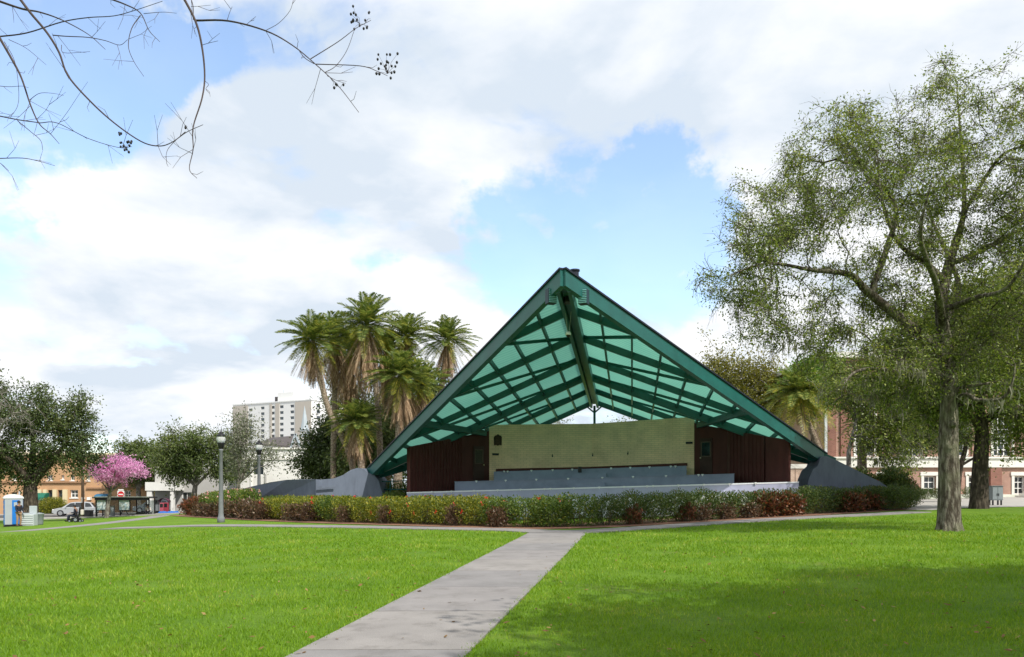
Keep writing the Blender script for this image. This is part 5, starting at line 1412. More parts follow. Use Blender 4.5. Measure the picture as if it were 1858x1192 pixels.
for i in range(3):
    for j in range(11): MB().bx(2 + 3.6 * i, 3.6 + 3.6 * i, .2, .28, 40 - 2.8 * j, 41.4 - 2.8 * j).build('window', M_glass, th)

# ---- church with steeple
Yc = 180; kk = Yc / FPX
def c8(x, y, Y=Yc): return at(400 + x / 6.275, 690 + y / 6.275, Y)
cb = gx(545, Yc); ch = thing('church', 'church with dark shingle roof and slender grey steeple above the white building', 'church', cb)
def lc(x, y, dy=0): p = c8(x, y) - cb; return Vector((p.x, p.y + dy, p.z))
mb = MB(); a0, a1 = lc(420, 735), lc(812, 762); MB().prism([lc(420, 735), lc(905, 750), (lc(905, 750).x, 0, 0), (lc(420, 735).x, 0, 0)], (0, 12, 0)).build('wall', M_bwhite, ch)
mb = MB(); mb.prism([lc(420, 735, -.3), lc(812, 765, -.3), lc(862, 615, 6), lc(480, 650, 6)], (0, 0, .3)); mb.build('roof', M_roofd, ch)
mb = MB(); mb.prism([lc(812, 765, -.4), lc(912, 745, -.4), lc(862, 618, -.4)], (0, 5, 0)); gb = mb.build('gable', mat('gable_grey', (.30, .29, .27), .8, .1, .5), ch)
mb = MB(); mb.beam(lc(806, 775, -.55), lc(862, 610, -.55), .3, .4); mb.beam(lc(918, 755, -.55), lc(862, 610, -.55), .3, .4); mb.build('bargeboard', M_steeple, gb)
sc_ = lc(903, 700, 4); w1 = 55 * kk / 6.275
mb = MB(); zb = [lc(903, y).z for y in (790, 700, 640, 545)]
mb.bx(sc_.x - w1 * 1.5, sc_.x + w1 * 1.7, 2.5, 6.5, 0, zb[1]); mb.build('tower', M_steeple, ch)
MB().bx(sc_.x - w1 * .95, sc_.x + w1 * .95, 3.2, 5.2, zb[1], zb[2]).build('tower_stage', M_bwhite, ch)
bf = MB().bx(sc_.x - w1 * .8, sc_.x + w1 * .8, 3.4, 5.0, zb[2], zb[3]).build('belfry', M_steeple, ch)
mb = MB()
for i in range(3): mb.bx(sc_.x - w1 * .6 + i * w1 * .45, sc_.x - w1 * .35 + i * w1 * .45, 3.36, 3.41, zb[2] + .4, zb[3] - .3)
mb.build('louvre', M_bgrey, bf)
MB().lathe([(w1 * 1.0, zb[3]), (w1 * .85, zb[3] + .25), (.03, lc(887, 268).z)], 8, (sc_.x, 4.2, 0)).build('spire', M_steeple, ch)

# ---- white two-storey building with lower shop wing
p = gx(433, 96); wb = thing('white_building', 'white two-storey building with dark upper windows behind the grey wing wall', 'building', (p.x, p.y, p.z - .3), R(2))
W1 = 8.7; m1 = 96 / FPX
def zz(py, Y=96): return EYE + (HOR - py) * Y / FPX - p.z + .3
hs = [(.75, 1.35, zz(862), zz(839)), (1.65, 2.95, zz(862), zz(839))]
mb = wall_open(W1, 0, zz(815), hs, .25); shellbox(mb, W1, 12, 0, zz(815)); mb.build('wall', M_bwhite, wb)
for h in hs: window(wb, h, .25, mull=(1 if h[1] - h[0] > 1 else 0, 0), sill=False)
MB().bx(-.12, W1 + .12, -.14, -.002, zz(834), zz(831)).build('string_course', M_stone, wb)
MB().bx(-.15, W1 + .15, -.2, 12.1, zz(815) + .002, zz(812)).build('coping', M_stone, wb)
MB().bx(1.42, 1.56, -.13, -.003, 0, zz(839)).build('downpipe', M_frame, wb)
MB().bx(3.1, 3.3, -.13, -.003, 0, zz(860)).build('downpipe', M_bgrey, wb)
p2 = gx(281, 100); shp = thing('white_shop', 'low white shop with flat canopy, pillars and dark glass doors behind the hedge end', 'building', (p2.x, p2.y, p2.z - .3), R(2))
def z2(py): return EYE + (HOR - py) * 100 / FPX - p2.z + .3
W2 = 10.6; hs = [(3.3, 4.5, .3, z2(893)), (5.6, 7.4, z2(910), z2(899)), (8.0, 9.6, z2(910), z2(899))]
mb = wall_open(W2, 0, z2(850), hs, .3); shellbox(mb, W2, 12, 0, z2(850)); mb.build('wall', M_bgrey, shp)  # grey colour stands in for shade lying on this white wall
window(shp, hs[0], .3, mull=(1, 0), name='door', sill=False)
for h in hs[1:]: window(shp, h, .3, mull=(1, 0))
MB().bx(-.2, 3.6, -2.4, -.002, z2(890), z2(875)).build('canopy', M_bwhite, shp)
for x0, x1 in ((-.05, .55), (2.75, 3.15)): MB().bx(x0, x1, -2.3, -1.7, 0, z2(890) - .002).build('pillar', M_bwhite, shp)
MB().bx(-.1, W2 + .1, -.1, 12.1, z2(850) + .002, z2(846)).build('coping', M_stone, shp)

# ---- tan building across the street
p3 = gx(-30, 106); p3e = gx(292, 108)
d = p3e - p3; W3 = Vector((d.x, d.y, 0)).length; rz3 = math.atan2(d.y, d.x)
tb = thing('tan_building', 'tan stucco two-storey building with cream columns across the street', 'building', (p3.x, p3.y, -2.1), rz3)
m3 = W3 / 322.0
def x3(px): return (px + 30) * m3
def z3(py): return EYE + (HOR - py) * 107 / FPX + 2.1
hs = [(x3(86), x3(95), .2, z3(889)), (x3(104), x3(113), .2, z3(889)), (x3(126), x3(140), z3(903), z3(889)), (x3(147), x3(152), z3(903), z3(889)),
      (x3(84), x3(94), z3(872), z3(862)), (x3(110), x3(115), z3(870), z3(862)), (x3(126), x3(134), z3(872), z3(862)), (x3(155), x3(162), z3(872), z3(862)), (x3(20), x3(30), z3(872), z3(862)), (x3(40), x3(50), z3(872), z3(862)),
      (x3(172), x3(178), .2, z3(900)), (x3(20), x3(30), .2, z3(893)), (x3(195), x3(204), z3(872), z3(862)), (x3(225), x3(234), z3(872), z3(862)), (x3(225), x3(236), z3(905), z3(890)), (x3(-10), x3(0), z3(872), z3(862))]
mb = wall_open(W3, 0, z3(826), hs, .35); shellbox(mb, W3, 14, 0, z3(826)); mb.build('wall', M_tan, tb)
for i, h in enumerate(hs):
    if h[2] == .2: window(tb, h, .35, frame=M_roofd, mull=(0, 0), name='door', sill=False)
    else: window(tb, h, .35, mull=(1, 1), fw=.10)
for a, b in ((68, 75), (79, 85), (96, 103), (114, 122)): MB().bx(x3(a), x3(b), -.35, -.003, 0, z3(888)).build('column', M_cream, tb)
MB().bx(x3(-30), x3(156), -.25, -.002, z3(876), z3(873)).build('cornice', mat('brown_cornice', (.33, .19, .11), .8, .1, 1), tb)
MB().bx(x3(156) + .01, x3(285), -.25, -.002, z3(886.5), z3(884)).build('cornice', MATS['brown_cornice'], tb)
MB().bx(-.2, W3 + .2, -.3, 14.2, z3(826) + .002, z3(822)).build('parapet', M_cream, tb)
def awning(name, px0, px1, py0, py1, m, lab=None):
    mb = MB(); x0, x1, t, b = x3(px0), x3(px1), z3(py0), z3(py1)
    n = 8; prof = [(-1.5 * math.sin(math.pi / 2 * i / n), b + .25 + (t - b - .25) * math.cos(math.pi / 2 * i / n)) for i in range(n + 1)]
    for i in range(n): mb.quad((x0 + .0, prof[i][0], prof[i][1]), (x1, prof[i][0], prof[i][1]), (x1, prof[i + 1][0], prof[i + 1][1]), (x0, prof[i + 1][0], prof[i + 1][1]))
    mb.quad((x0, -1.5, b + .25), (x1, -1.5, b + .25), (x1, -1.5, b), (x0, -1.5, b))
    for x in (x0, x1): mb.add([(x, y_, z_) for y_, z_ in prof] + [(x, 0, b + .25)], [tuple(range(n + 2))])
    return mb.build(name, m, tb)
aw = awning('awning', 62, 88, 894, 907, M_awng); aw['label'] = 'green curved awning'
MB().bx(x3(73), x3(77), -1.52, -1.505, z3(904), z3(901.5)).build('emblem', M_frame, aw)
aw = awning('awning', 178, 201, 896, 904, M_awnb); aw['label'] = 'blue awning'
MB().bx(x3(159), x3(165), -.5, -.003, z3(907), z3(902)).build('air_conditioner', M_frame, tb)
p5 = gx(-120, 112); lb = thing('cream_building', 'cream building seen through the live oak branches', 'building', (p5.x, p5.y, -2.1), R(3))
hs = [(1.5 + 3.2 * i, 2.7 + 3.2 * i, z, z + 1.6) for i in range(5) for z in (1.2, 4.8)]
mb = wall_open(17, 0, 8.6, hs, .3); shellbox(mb, 17, 12, 0, 8.6); mb.build('wall', M_cream, lb)
for h in hs: window(lb, h, .3)
MB().bx(-.2, 17.2, -.3, 12.2, 8.602, 9.0).build('coping', M_stone, lb)
# garden bushes before the tan building
for px, Y, s in ((95, 104.9, 1.5), (86, 105.1, 1.2), (104, 105, 1.3), (112, 105, .9), (76, 105, 1.0)):
    q_ = gx(px, Y); me, sm, fm = KIND['yellow'][rh.randrange(3)]
    rt = thing('bush', 'yellow-green bush against the tan building by the green awning', 'shrub', q_, rh.uniform(0, 6), 'bushes at the tan building'); rt.scale = (s, s, s * 1.25); ob('foliage', me, rt); ob('stems', sm, rt)

# ---- brick building on the right
Yb = 66; pb = Vector((25.6, Yb, .25)); kb = Yb / FPX
bb = thing('brick_building', 'red brick building with white stone band and tall white windows behind the trees', 'building', pb)
def xb(px): return (px - 929) * kb - pb.x
def zb_(py): return EYE + (HOR - py) * kb - pb.z
WB = 27.0
low = [(xb(1676), xb(1698), zb_(897), zb_(864)), (xb(1757), xb(1774), zb_(897), zb_(864)), (xb(1840), xb(1860), zb_(897), zb_(864)), (xb(1920), xb(1940), zb_(897), zb_(864)), (xb(1596), xb(1616), zb_(897), zb_(864))]
upw = [(xb(1553), xb(1586), zb_(828), zb_(742)), (xb(1636), xb(1669), zb_(828), zb_(742)), (xb(1719), xb(1752), zb_(828), zb_(742)), (xb(1802), xb(1835), zb_(828), zb_(742)), (xb(1885), xb(1918), zb_(828), zb_(742))]
mb = wall_open(WB, 0, zb_(650), low + upw, .3); mb.build('wall', M_rbrick, bb)
mb = MB(); mb.quad((0, 0, 0), (0, 16, 0), (0, 16, zb_(650)), (0, 0, zb_(650))); mb.build('side_wall', M_rbrick_side, bb); mb = MB(); mb.quad((WB, 0, 0), (WB, 0, zb_(650)), (WB, 16, zb_(650)), (WB, 16, 0)); mb.build('side_wall', M_rbrick_side, bb)
mb = MB(); mb.quad((0, 0, zb_(650)), (WB, 0, zb_(650)), (WB, 16, zb_(650)), (0, 16, zb_(650))); mb.quad((0, 16, 0), (WB, 16, 0), (WB, 16, zb_(650)), (0, 16, zb_(650))); mb.build('roof', M_roofd, bb)
for h in low:
    w = window(bb, h, .3, mull=(1, 2), fw=.09, sill=True)
    mb = MB(); a, b, c, d_ = h; mb.bx(a - .22, a - .002, -.07, .04, c - .1, d_ + .05); mb.bx(b + .002, b + .22, -.07, .04, c - .1, d_ + .05); mb.bx(a - .3, b + .3, -.1, .04, d_ + .052, d_ + .35); mb.build('surround', M_stone, w)
for h in upw:
    w = window(bb, h, .3, mull=(2, 6), fw=.10, sill=False)
    mb = MB(); a, b, c, d_ = h; mb.bx(a - .2, a - .002, -.07, .04, c, d_); mb.bx(b + .002, b + .2, -.07, .04, c, d_); mb.bx(a - .3, b + .3, -.1, .04, d_ + .002, d_ + .3); mb.build('surround', M_stone, w)
MB().bx(-.12, WB + .12, -.22, -.002, zb_(848), zb_(832)).build('stone_band', M_stone, bb)
MB().bx(-.16, WB + .16, -.34, -.004, zb_(832) + .002, zb_(829)).build('band_moulding', M_stone, bb)
MB().bx(-.1, WB + .1, -.15, -.003, -.4, zb_(897)).build('plinth', M_stone, bb)
MB().bx(-.3, WB + .3, -.5, 16.3, zb_(650) + .002, zb_(640)).build('cornice', M_stone, bb)
for px in (1508, 1532, 1604, 1688, 1770, 1852): MB().bx(xb(px) - .35, xb(px) + .35, -.16, -.002, zb_(829) + .002, zb_(660)).build('pilaster', M_rdark if px < 1540 else M_rbrick, bb)
MB().bx(xb(1795), xb(1815), -.2, -.002, zb_(897) + .002, zb_(848) - .002).build('pier', M_rdark, bb)
for px in (1648, 1786): MB().tube([(xb(px), -.09, zb_(897)), (xb(px), -.09, zb_(848))], .06, 8).build('downpipe', M_rdark, bb)
MB().bx(xb(1495.5), xb(1502), -.14, -.003, 0, zb_(690)).build('corner_strip', mat('pale_downpipe', (.55, .57, .58), .5, .05, 2), bb)
# stone steps with railing at the far end
st = thing('stone_steps', 'white stone steps with iron handrail beside the brick building', 'steps', (xb(1822) + pb.x, Yb - 3.2, g(40)))
for i in range(9): MB().bx(.32 * i, 4.2, 0, 1.8, .165 * i - (.3 if i == 0 else 0), .165 * (i + 1) - .002).build('step', M_stone, st)
mb = MB(); mb.prism([(-.05, -.06, -.3), (4.2, -.06, -.3), (4.2, -.06, 1.36), (2.75, -.06, 1.36), (.05, -.06, .02)], (0, .055, 0)); mb.build('stringer', M_rbrick, st)
for y_ in (.12,):
    MB().tube([(.2, y_, 1.0), (2.9, y_, 2.42), (4.1, y_, 2.42)], .03, 6).build('handrail', M_black, st)
    for i in range(12): x_ = .2 + i * .3; MB().tube([(x_, y_, .165 * min(9, int(x_ / .32) + 1) - .02), (x_, y_, 1.0 + min(1.42, (x_ - .2) * .526))], .014, 5).build('baluster', M_black, st)
# low boundary wall with white coping seen through the gap beside the stage
q_ = gx(1420, 60); lw = thing('low_brick_wall', 'low pale brick wall with white coping beyond the stage', 'wall', q_)
x9 = (1500 - 1420) * 60 / FPX; M_pinkbr = brick_mat('pale_brick', (.46, .30, .22), (.52, .37, .29), (.55, .48, .42), .215, .075, .01, bump=.2, var=.4)
zt = EYE + (HOR - 850) * 60 / FPX - q_.z
MB().bx(0, x9, 0, .3, -.3, zt).build('brick_face', M_pinkbr, lw); MB().bx(-.05, x9 + .05, -.06, .36, zt + .001, zt + .33).build('coping', M_stone, lw)
MB().bx(.95, 1.15, -.05, -.002, -.3, zt - .1).build('pier', M_pinkbr, lw)

# ================================================================== STREET FURNITURE
M_pole = mat('lamp_concrete', (.17, .18, .19), .8, .12, 4, bump=.25, bscale=70)
M_globe = None
def globe_mat():
    m, nt, b = new_mat('frosted_globe'); b.inputs['Base Color'].default_value = (.75, .76, .76, 1); b.inputs['Roughness'].default_value = .15
    b.inputs['Transmission Weight'].default_value = .45; b.inputs['IOR'].default_value = 1.2; return m
M_globe = globe_mat()
def lamp(pos, sc, label):
    rt = thing('street_lamp', label, 'lamp', pos); rt.scale = (sc, sc, sc)
    MB().lathe([(.19, -.1), (.19, .25), (.15, .3), (.125, .5), (.085, 3.75), (.11, 3.78), (.11, 3.84), (.075, 3.87)], 16).build('post', M_pole, rt, True)
    MB().lathe([(.07, 3.86), (.13, 3.92), (.15, 4.06), (.19, 4.16), (.19, 4.2)], 16).build('fitter', M_black, rt, True)
    MB().lathe([(.17, 4.19), (.225, 4.32), (.23, 4.42), (.19, 4.55), (.14, 4.60)], 18).build('globe', M_globe, rt, True)
    cp = MB().lathe([(.24, 4.53), (.22, 4.58), (.13, 4.68), (.09, 4.69), (.09, 4.76), (.03, 4.79), (.03, 4.86), (.005, 4.9)], 16).build('cap', M_black, rt, True)
    return rt
Lp = gpix(401, 948); hgt = EYE + (HOR - 779) * Lp.y / FPX - Lp.z
lamp(Lp, hgt / 4.9, 'grey lamp post with clear globe on the grass in front of the hedge')
L2 = gx(470, 55); lamp(L2, (EYE + (HOR - 796) * 55 / FPX - L2.z) / 4.9, 'lamp post with pale globe behind the grey wing wall')
# utility pole, bin
u = gx(150, 85.5); up = thing('utility_pole', 'brown wooden utility pole at the kerb near the silver car', 'pole', u)
MB().tube([(0, 0, -.2), (0, 0, 9)], [.16, .11], 10).build('shaft', mat('pole_wood', (.10, .065, .045), .9, .2, 4, stretch=(1, 1, .2)), up, True); MB().bx(-.02, .02, -.17, -.13, 1.6, 2.2).build('number_plate', M_frame, up)
u = gx(161, 85); bn = thing('litter_bin', 'square black litter bin at the kerb beside the wooden pole', 'bin', u)
MB().cbox((0, 0, .35), (.72, .6, .72), .04).build('body', M_black, bn); MB().cbox((0, 0, .76), (.78, .66, .1), .03).build('lid', M_black, bn)
# utility cabinet and post by the second oak
cp = gpix(1806, 917); cab = thing('utility_cabinet', 'grey metal utility cabinet on short legs beside the dark oak trunk', 'cabinet', cp)
s_ = cp.y / FPX; w_, h_ = 20 * s_, 35 * s_
M_cab = mat('cabinet_grey', (.22, .25, .26), .5, .08, 2, dirt=((.15, .16, .16), 3, .4))
MB().cbox((0, 0, .3 + (h_ - .3) / 2), (w_, .45, h_ - .3), .02).build('housing', M_cab, cab)
for i in (-1, 1):
    d_ = MB().bx(i * w_ * .24 - w_ * .22, i * w_ * .24 + w_ * .22, -.245, -.226, .36, h_ - .07).build('door', M_cab, cab); MB().bx(i * .05 - .012, i * .05 + .012, -.27, -.246, h_ * .5, h_ * .5 + .14).build('handle', M_black, d_)
    for j in (-1, 1): MB().bx(i * (w_ / 2 - .08) - .035, i * (w_ / 2 - .08) + .035, j * .16 - .035, j * .16 + .035, -.1, .301).build('leg', M_black, cab)
MB().bx(-w_ / 2 - .04, w_ / 2 + .04, -.27, .27, h_ + .002, h_ + .03).build('rain_hood', M_cab, cab)
pp = gx(1790, cp.y + .3); po = thing('service_post', 'thin dark service post between the oak and the grey cabinet', 'post', pp)
MB().tube([(0, 0, -.1), (0, 0, 118 * s_)], .05, 8).build('shaft', M_black, po); MB().tube([(.0, 0, 70 * s_), (.02, -.06, 122 * s_)], .025, 6).build('conduit', M_bgrey, po)

# ---- bus shelter
bs_ = gx(228, 84.2); sh = thing('bus_shelter', 'black framed bus shelter with flat roof and two lit poster panels', 'bus shelter', bs_, R(-1))
ms = 84.2 / FPX
def xs_(px): return (px - 228) * ms
Hs = (EYE + (HOR - 902) * ms) - bs_.z
MB().bx(xs_(176), xs_(279), -1.0, .9, Hs - .1, Hs + .06).build('roof', M_black, sh)
MB().bx(xs_(180), xs_(277), -.95, -.9, Hs - .32, Hs - .101).build('fascia', M_black, sh)
MB().bx(xs_(176.5), xs_(278.5), -1.03, -1.001, Hs, Hs + .07).build('roof_edge', mat('aluminium', (.6, .6, .6), .35, .05, 3, metal=.7), sh)
for px in (180.5, 213, 243, 261, 276.5):
    MB().bx(xs_(px) - .05, xs_(px) + .05, .55, .65, -.1, Hs - .1).build('post', M_black, sh)
for px in (180.5, 276.5): MB().bx(xs_(px) - .05, xs_(px) + .05, -.75, -.65, -.1, Hs - .1).build('post', M_black, sh)
def glass_sheet():
    m, nt, b = new_mat('shelter_glass'); b.inputs['Base Color'].default_value = (.5, .55, .55, 1); b.inputs['Roughness'].default_value = .05; b.inputs['Transmission Weight'].default_value = .9; b.inputs['IOR'].default_value = 1.1; return m
M_sglass = glass_sheet()
for a, b in ((181, 212.5), (213.5, 242.5), (243.5, 260.5), (261.5, 276)):
    MB().bx(xs_(a) + .06, xs_(b) - .06, .59, .605, .25, Hs - .35).build('glass_panel', M_sglass, sh)
    MB().bx(xs_(a) + .06, xs_(b) - .06, .57, .62, .15, .25).build('bottom_rail', M_black, sh)
def poster_mat():
    m, nt, b = new_mat('poster_print'); N = nt.nodes.new; L = nt.links.new
    tc = N('ShaderNodeTexCoord'); n = N('ShaderNodeTexNoise'); n.inputs['Scale'].default_value = 3.5; n.inputs['Detail'].default_value = 5; L(tc.outputs['Object'], n.inputs['Vector'])
    cr = N('ShaderNodeValToRGB'); e = cr.color_ramp.elements; e[0].position = .35; e[0].color = (.30, .42, .48, 1); e[1].position = .6; e[1].color = (.62, .66, .64, 1); L(n.outputs[0], cr.inputs[0]); L(cr.outputs[0], b.inputs['Base Color']); b.inputs['Roughness'].default_value = .2; return m
M_poster = poster_mat()
for a, b in ((181.5, 200), (222, 243)):
    fr = MB().bx(xs_(a), xs_(b), -.80, -.70, .62, .62 + 1.22).build('poster_case', M_black, sh); MB().bx(xs_(a) + .08, xs_(b) - .08, -.812, -.803, .70, 1.76).build('poster', M_poster, fr)
for a, b in ((224, 229), (241, 235)): MB().beam((xs_(a), -.75, .0), (xs_(b), -.75, .62), .06, .06).build('poster_leg', M_black, sh)
for a in (182.5, 199): MB().bx(xs_(a) - .04, xs_(a) + .04, -.79, -.71, -.05, .62).build('poster_leg', M_black, sh)
MB().bx(xs_(246), xs_(274), .1, .5, .42, .48).build('bench_seat', M_black, sh)
for px in (248, 272): MB().bx(xs_(px) - .04, xs_(px) + .04, .25, .35, -.05, .42).build('bench_leg', M_black, sh)
u = gx(217, 85.4); tb_ = thing('notice_box', 'small grey notice box standing inside the bus shelter', 'box', (u.x, u.y - 1.5, u.z)); MB().cbox((0, 0, .55), (.35, .3, 1.1), .03).build('case', M_cab, tb_); MB().cbox((0, 0, 1.12), (.4, .34, .06), .02).build('lid', M_bgrey, tb_)
# do-not-enter sign
u = gx(219.5, 87.0); sg_ = thing('no_entry_sign', 'red and white no entry sign above the bus shelter roof', 'sign', u)
zc = EYE + (HOR - 897) * 87 / FPX - u.z
MB().tube([(0, .03, -.1), (0, .03, zc + .45)], .035, 8).build('post', M_cab, sg_)
bd = MB().cbox((0, -.02, zc), (.76, .02, .76), .008).build('plate', M_frame, sg_)
mb = MB(); n = 28; mb.prism([(.345 * math.cos(2 * math.pi * i / n), -.0325, zc + .345 * math.sin(2 * math.pi * i / n)) for i in range(n)], (0, -.004, 0)); mb.build('red_disc', mat('sign_red', (.55, .02, .025), .4, .03, 3), bd)
MB().bx(-.25, .25, -.044, -.038, zc - .06, zc + .06).build('white_bar', M_frame, bd)
mb = MB(); 
MB().bx(-.3, .3, -.03, -.01, zc + .42, zc + .56).build('upper_plate', M_frame, sg_)

# ---- red vending boxes, blue kerb strip by the white pillar
for px, lab in ((294.5, 'pink-red newspaper box beside the white shop pillar'), (302, 'dark red newspaper box next to the pink-red one')):
    u = gx(px, 89); nb = thing('newspaper_box', lab, 'newspaper box', u); m_ = mat('box_red_%d' % px, (.42, .09, .13) if px < 300 else (.30, .04, .06), .5, .1, 3)
    MB().cbox((0, 0, .75), (.42, .4, 1.0), .04).build('cabinet', m_, nb); MB().bx(-.16, .16, -.215, -.201, .75, 1.15).build('window', M_glassdk, nb); MB().tube([(0, 0, -.05), (0, 0, .26)], .05, 8).build('pedestal', M_black, nb); MB().box((0, 0, .01), (.4, .4, .04)).build('base', M_black, nb)
u = gx(298.5, 89.4); hood = thing('arched_canopy', 'small arched dark canopy over the two newspaper boxes', 'canopy', u)
mb = MB(); arc = [(.55 * math.cos(math.pi * i / 10), 1.35 + .4 * math.sin(math.pi * i / 10)) for i in range(11)]
for i in range(10): mb.add([(arc[i][0], -.4, arc[i][1]), (arc[i + 1][0], -.4, arc[i + 1][1]), (arc[i + 1][0], .4, arc[i + 1][1]), (arc[i][0], .4, arc[i][1])], [(0, 1, 2, 3)])
mb.build('hood', mat('plum_canvas', (.10, .03, .06), .7, .1, 3), hood)
for x_ in (-.53, .53):
    for y_ in (-.36, .36): MB().tube([(x_, y_, -.05), (x_, y_, 1.4)], .025, 6).build('leg', M_black, hood)
u = gx(306, 86); bm_ = thing('blue_tarpaulin', 'folded bright blue tarpaulin lying on the pavement by the newspaper boxes', 'tarpaulin', (u.x, u.y, u.z + .12)); mb = MB(); rr_ = random.Random(2)
nx_, ny_ = 14, 5
for j in range(ny_ + 1):
    for i in range(nx_ + 1): mb.v.append((-1 + 2.0 * i / nx_ + rr_.uniform(-.04, .04), -.5 + j * .2 + rr_.uniform(-.03, .03), .02 + (rr_.uniform(.05, .22) if 0 < i < nx_ and 0 < j < ny_ else 0)))
for j in range(ny_):
    for i in range(nx_): a = j * (nx_ + 1) + i; mb.f.append((a, a + 1, a + nx_ + 2, a + nx_ + 1))
mb.build('sheet', mat('tarp_blue', (.02, .12, .42), .5, .1, 3), bm_)

# ---- portable toilet and hand-wash gear
M_ptblue = mat('toilet_blue', (.012, .16, .52), .45, .08, 2); M_ptgrey = mat('toilet_grey', (.34, .37, .40), .5, .06, 2)
u = gx(24, 58); tl = thing('portable_toilet', 'blue portable toilet with white domed roof and grey front', 'portable toilet', u, R(35))
s_ = u.y / FPX; h_ = 2.02
MB().bx(-.58, .58, -.58, .58, .0, .14).build('skid_base', M_black, tl)
MB().bx(-.565, .565, -.565, .565, .14, h_).build('cabin', M_ptblue, tl)
for k_ in range(5): MB().bx(-.572 - .02, -.567, -.48, .48, .26 + k_ * .34, .50 + k_ * .34).build('side_rib', M_ptblue, tl)
MB().bx(-.55, .55, -.60, -.567, .16, h_ - .02).build('front_panel', M_ptgrey, tl)
dr = MB().bx(-.10, .34, -.64, -.603, .18, h_ - .12).build('door', M_ptblue, tl); MB().bx(.28, .34, -.68, -.641, 1.0, 1.14).build('handle', M_black, dr); MB().bx(.0, .2, -.65, -.641, 1.45, 1.75).build('sign_plate', M_ptgrey, dr)
mb = MB()
for i in range(9):
    a0_, a1_ = math.pi * i / 9, math.pi * (i + 1) / 9
    mb.add([(-.63 * math.cos(a0_), -.64, h_ + .30 * math.sin(a0_)), (-.63 * math.cos(a1_), -.64, h_ + .30 * math.sin(a1_)), (-.63 * math.cos(a1_), .64, h_ + .30 * math.sin(a1_)), (-.63 * math.cos(a0_), .64, h_ + .30 * math.sin(a0_))], [(0, 1, 2, 3)])
for y_ in (-.64, .64): mb.add([(-.63 * math.cos(math.pi * i / 9), y_, h_ + .30 * math.sin(math.pi * i / 9)) for i in range(10)], [tuple(range(10))])
mb.build('domed_roof', mat('roof_translucent_white', (.72, .74, .75), .5, .04, 2), tl)
MB().tube([(.4, .4, h_), (.4, .4, h_ + .5)], .05, 8).build('vent_pipe', M_ptgrey, tl)
u = gx(52, 57)
ct = thing('hand_wash_station', 'grey plastic hand-wash station with ribbed sides and upright back panel', 'wash station', u, R(8))
M_plg = mat('pale_grey_plastic', (.40, .44, .46), .5, .06, 3)
MB().cbox((0, 0, .42), (.95, .7, .84), .05).build('tank', M_plg, ct)
for k_ in range(5): MB().bx(-.43, .43, -.385, -.352, .12 + k_ * .15, .19 + k_ * .15).build('rib', mat('light_plastic', (.55, .58, .6), .5, .05, 3), ct)
MB().cbox((.22, .2, 1.12), (.5, .12, .58), .03).build('back_panel', M_plg, ct); MB().cbox((-.12, -.05, .87), (.6, .5, .08), .03).build('basin', M_plg, ct)
MB().tube([(-.1, .1, .9), (-.1, .1, 1.15), (-.1, -.1, 1.15)], .02, 6).build('tap', M_black, ct)
u = gx(71, 58.5); tn = thing('grey_tub', 'round-shouldered grey plastic tub next to the hand-wash station', 'tub', u)
MB().lathe([(.24, -.02), (.27, .1), (.30, .75), (.33, .78), (.33, .84), (.05, .9)], 16).build('body', M_cab, tn, True); MB().tube([(-.3, 0, .7), (-.38, -.0, .74), (-.38, 0, .6), (-.3, 0, .56)], .02, 6).build('handle', M_black, tn)

# ---- stacked folding chairs right of the stage
M_chb = mat('chair_blue', (.02, .10, .30), .45, .05, 3)
chair0 = None
for r_ in range(2):
    for i in range(8):
        p_ = at(1440 + i * 6.2 + r_ * 2, 880, 55.5 - r_ * .9); z_ = EYE + (HOR - 886 + r_ * 6) * (55.5 - r_ * .9) / FPX
        loc = (p_.x, p_.y, g(p_.x) + .03)
        if chair0 is None:
            chair0 = thing('folding_chair', 'blue and white folding chair in the rows beside the right concrete block', 'chair', loc, R(180), 'folding chairs beside the stage')
            MB().cbox((0, 0, .45), (.21, .4, .04), .012).build('seat', M_frame, chair0); MB().cbox((0, .2, .78), (.21, .03, .24), .01).build('backrest', M_chb, chair0); MB().cbox((0, .2, 1.0), (.21, .035, .10), .01).build('top_rail', M_frame, chair0)
            for sx_ in (-1, 1): MB().beam((sx_ * .1, -.2, 0), (sx_ * .1, .2, 1.0), .025, .025).build('leg', M_frame, chair0); MB().beam((sx_ * .1, .22, 0), (sx_ * .1, -.15, .45), .025, .025).build('leg', M_frame, chair0)
            chair0.scale = (1, 1, 1.35)
        else: dup(chair0, loc, R(180), scale=(1, 1, 1.35))

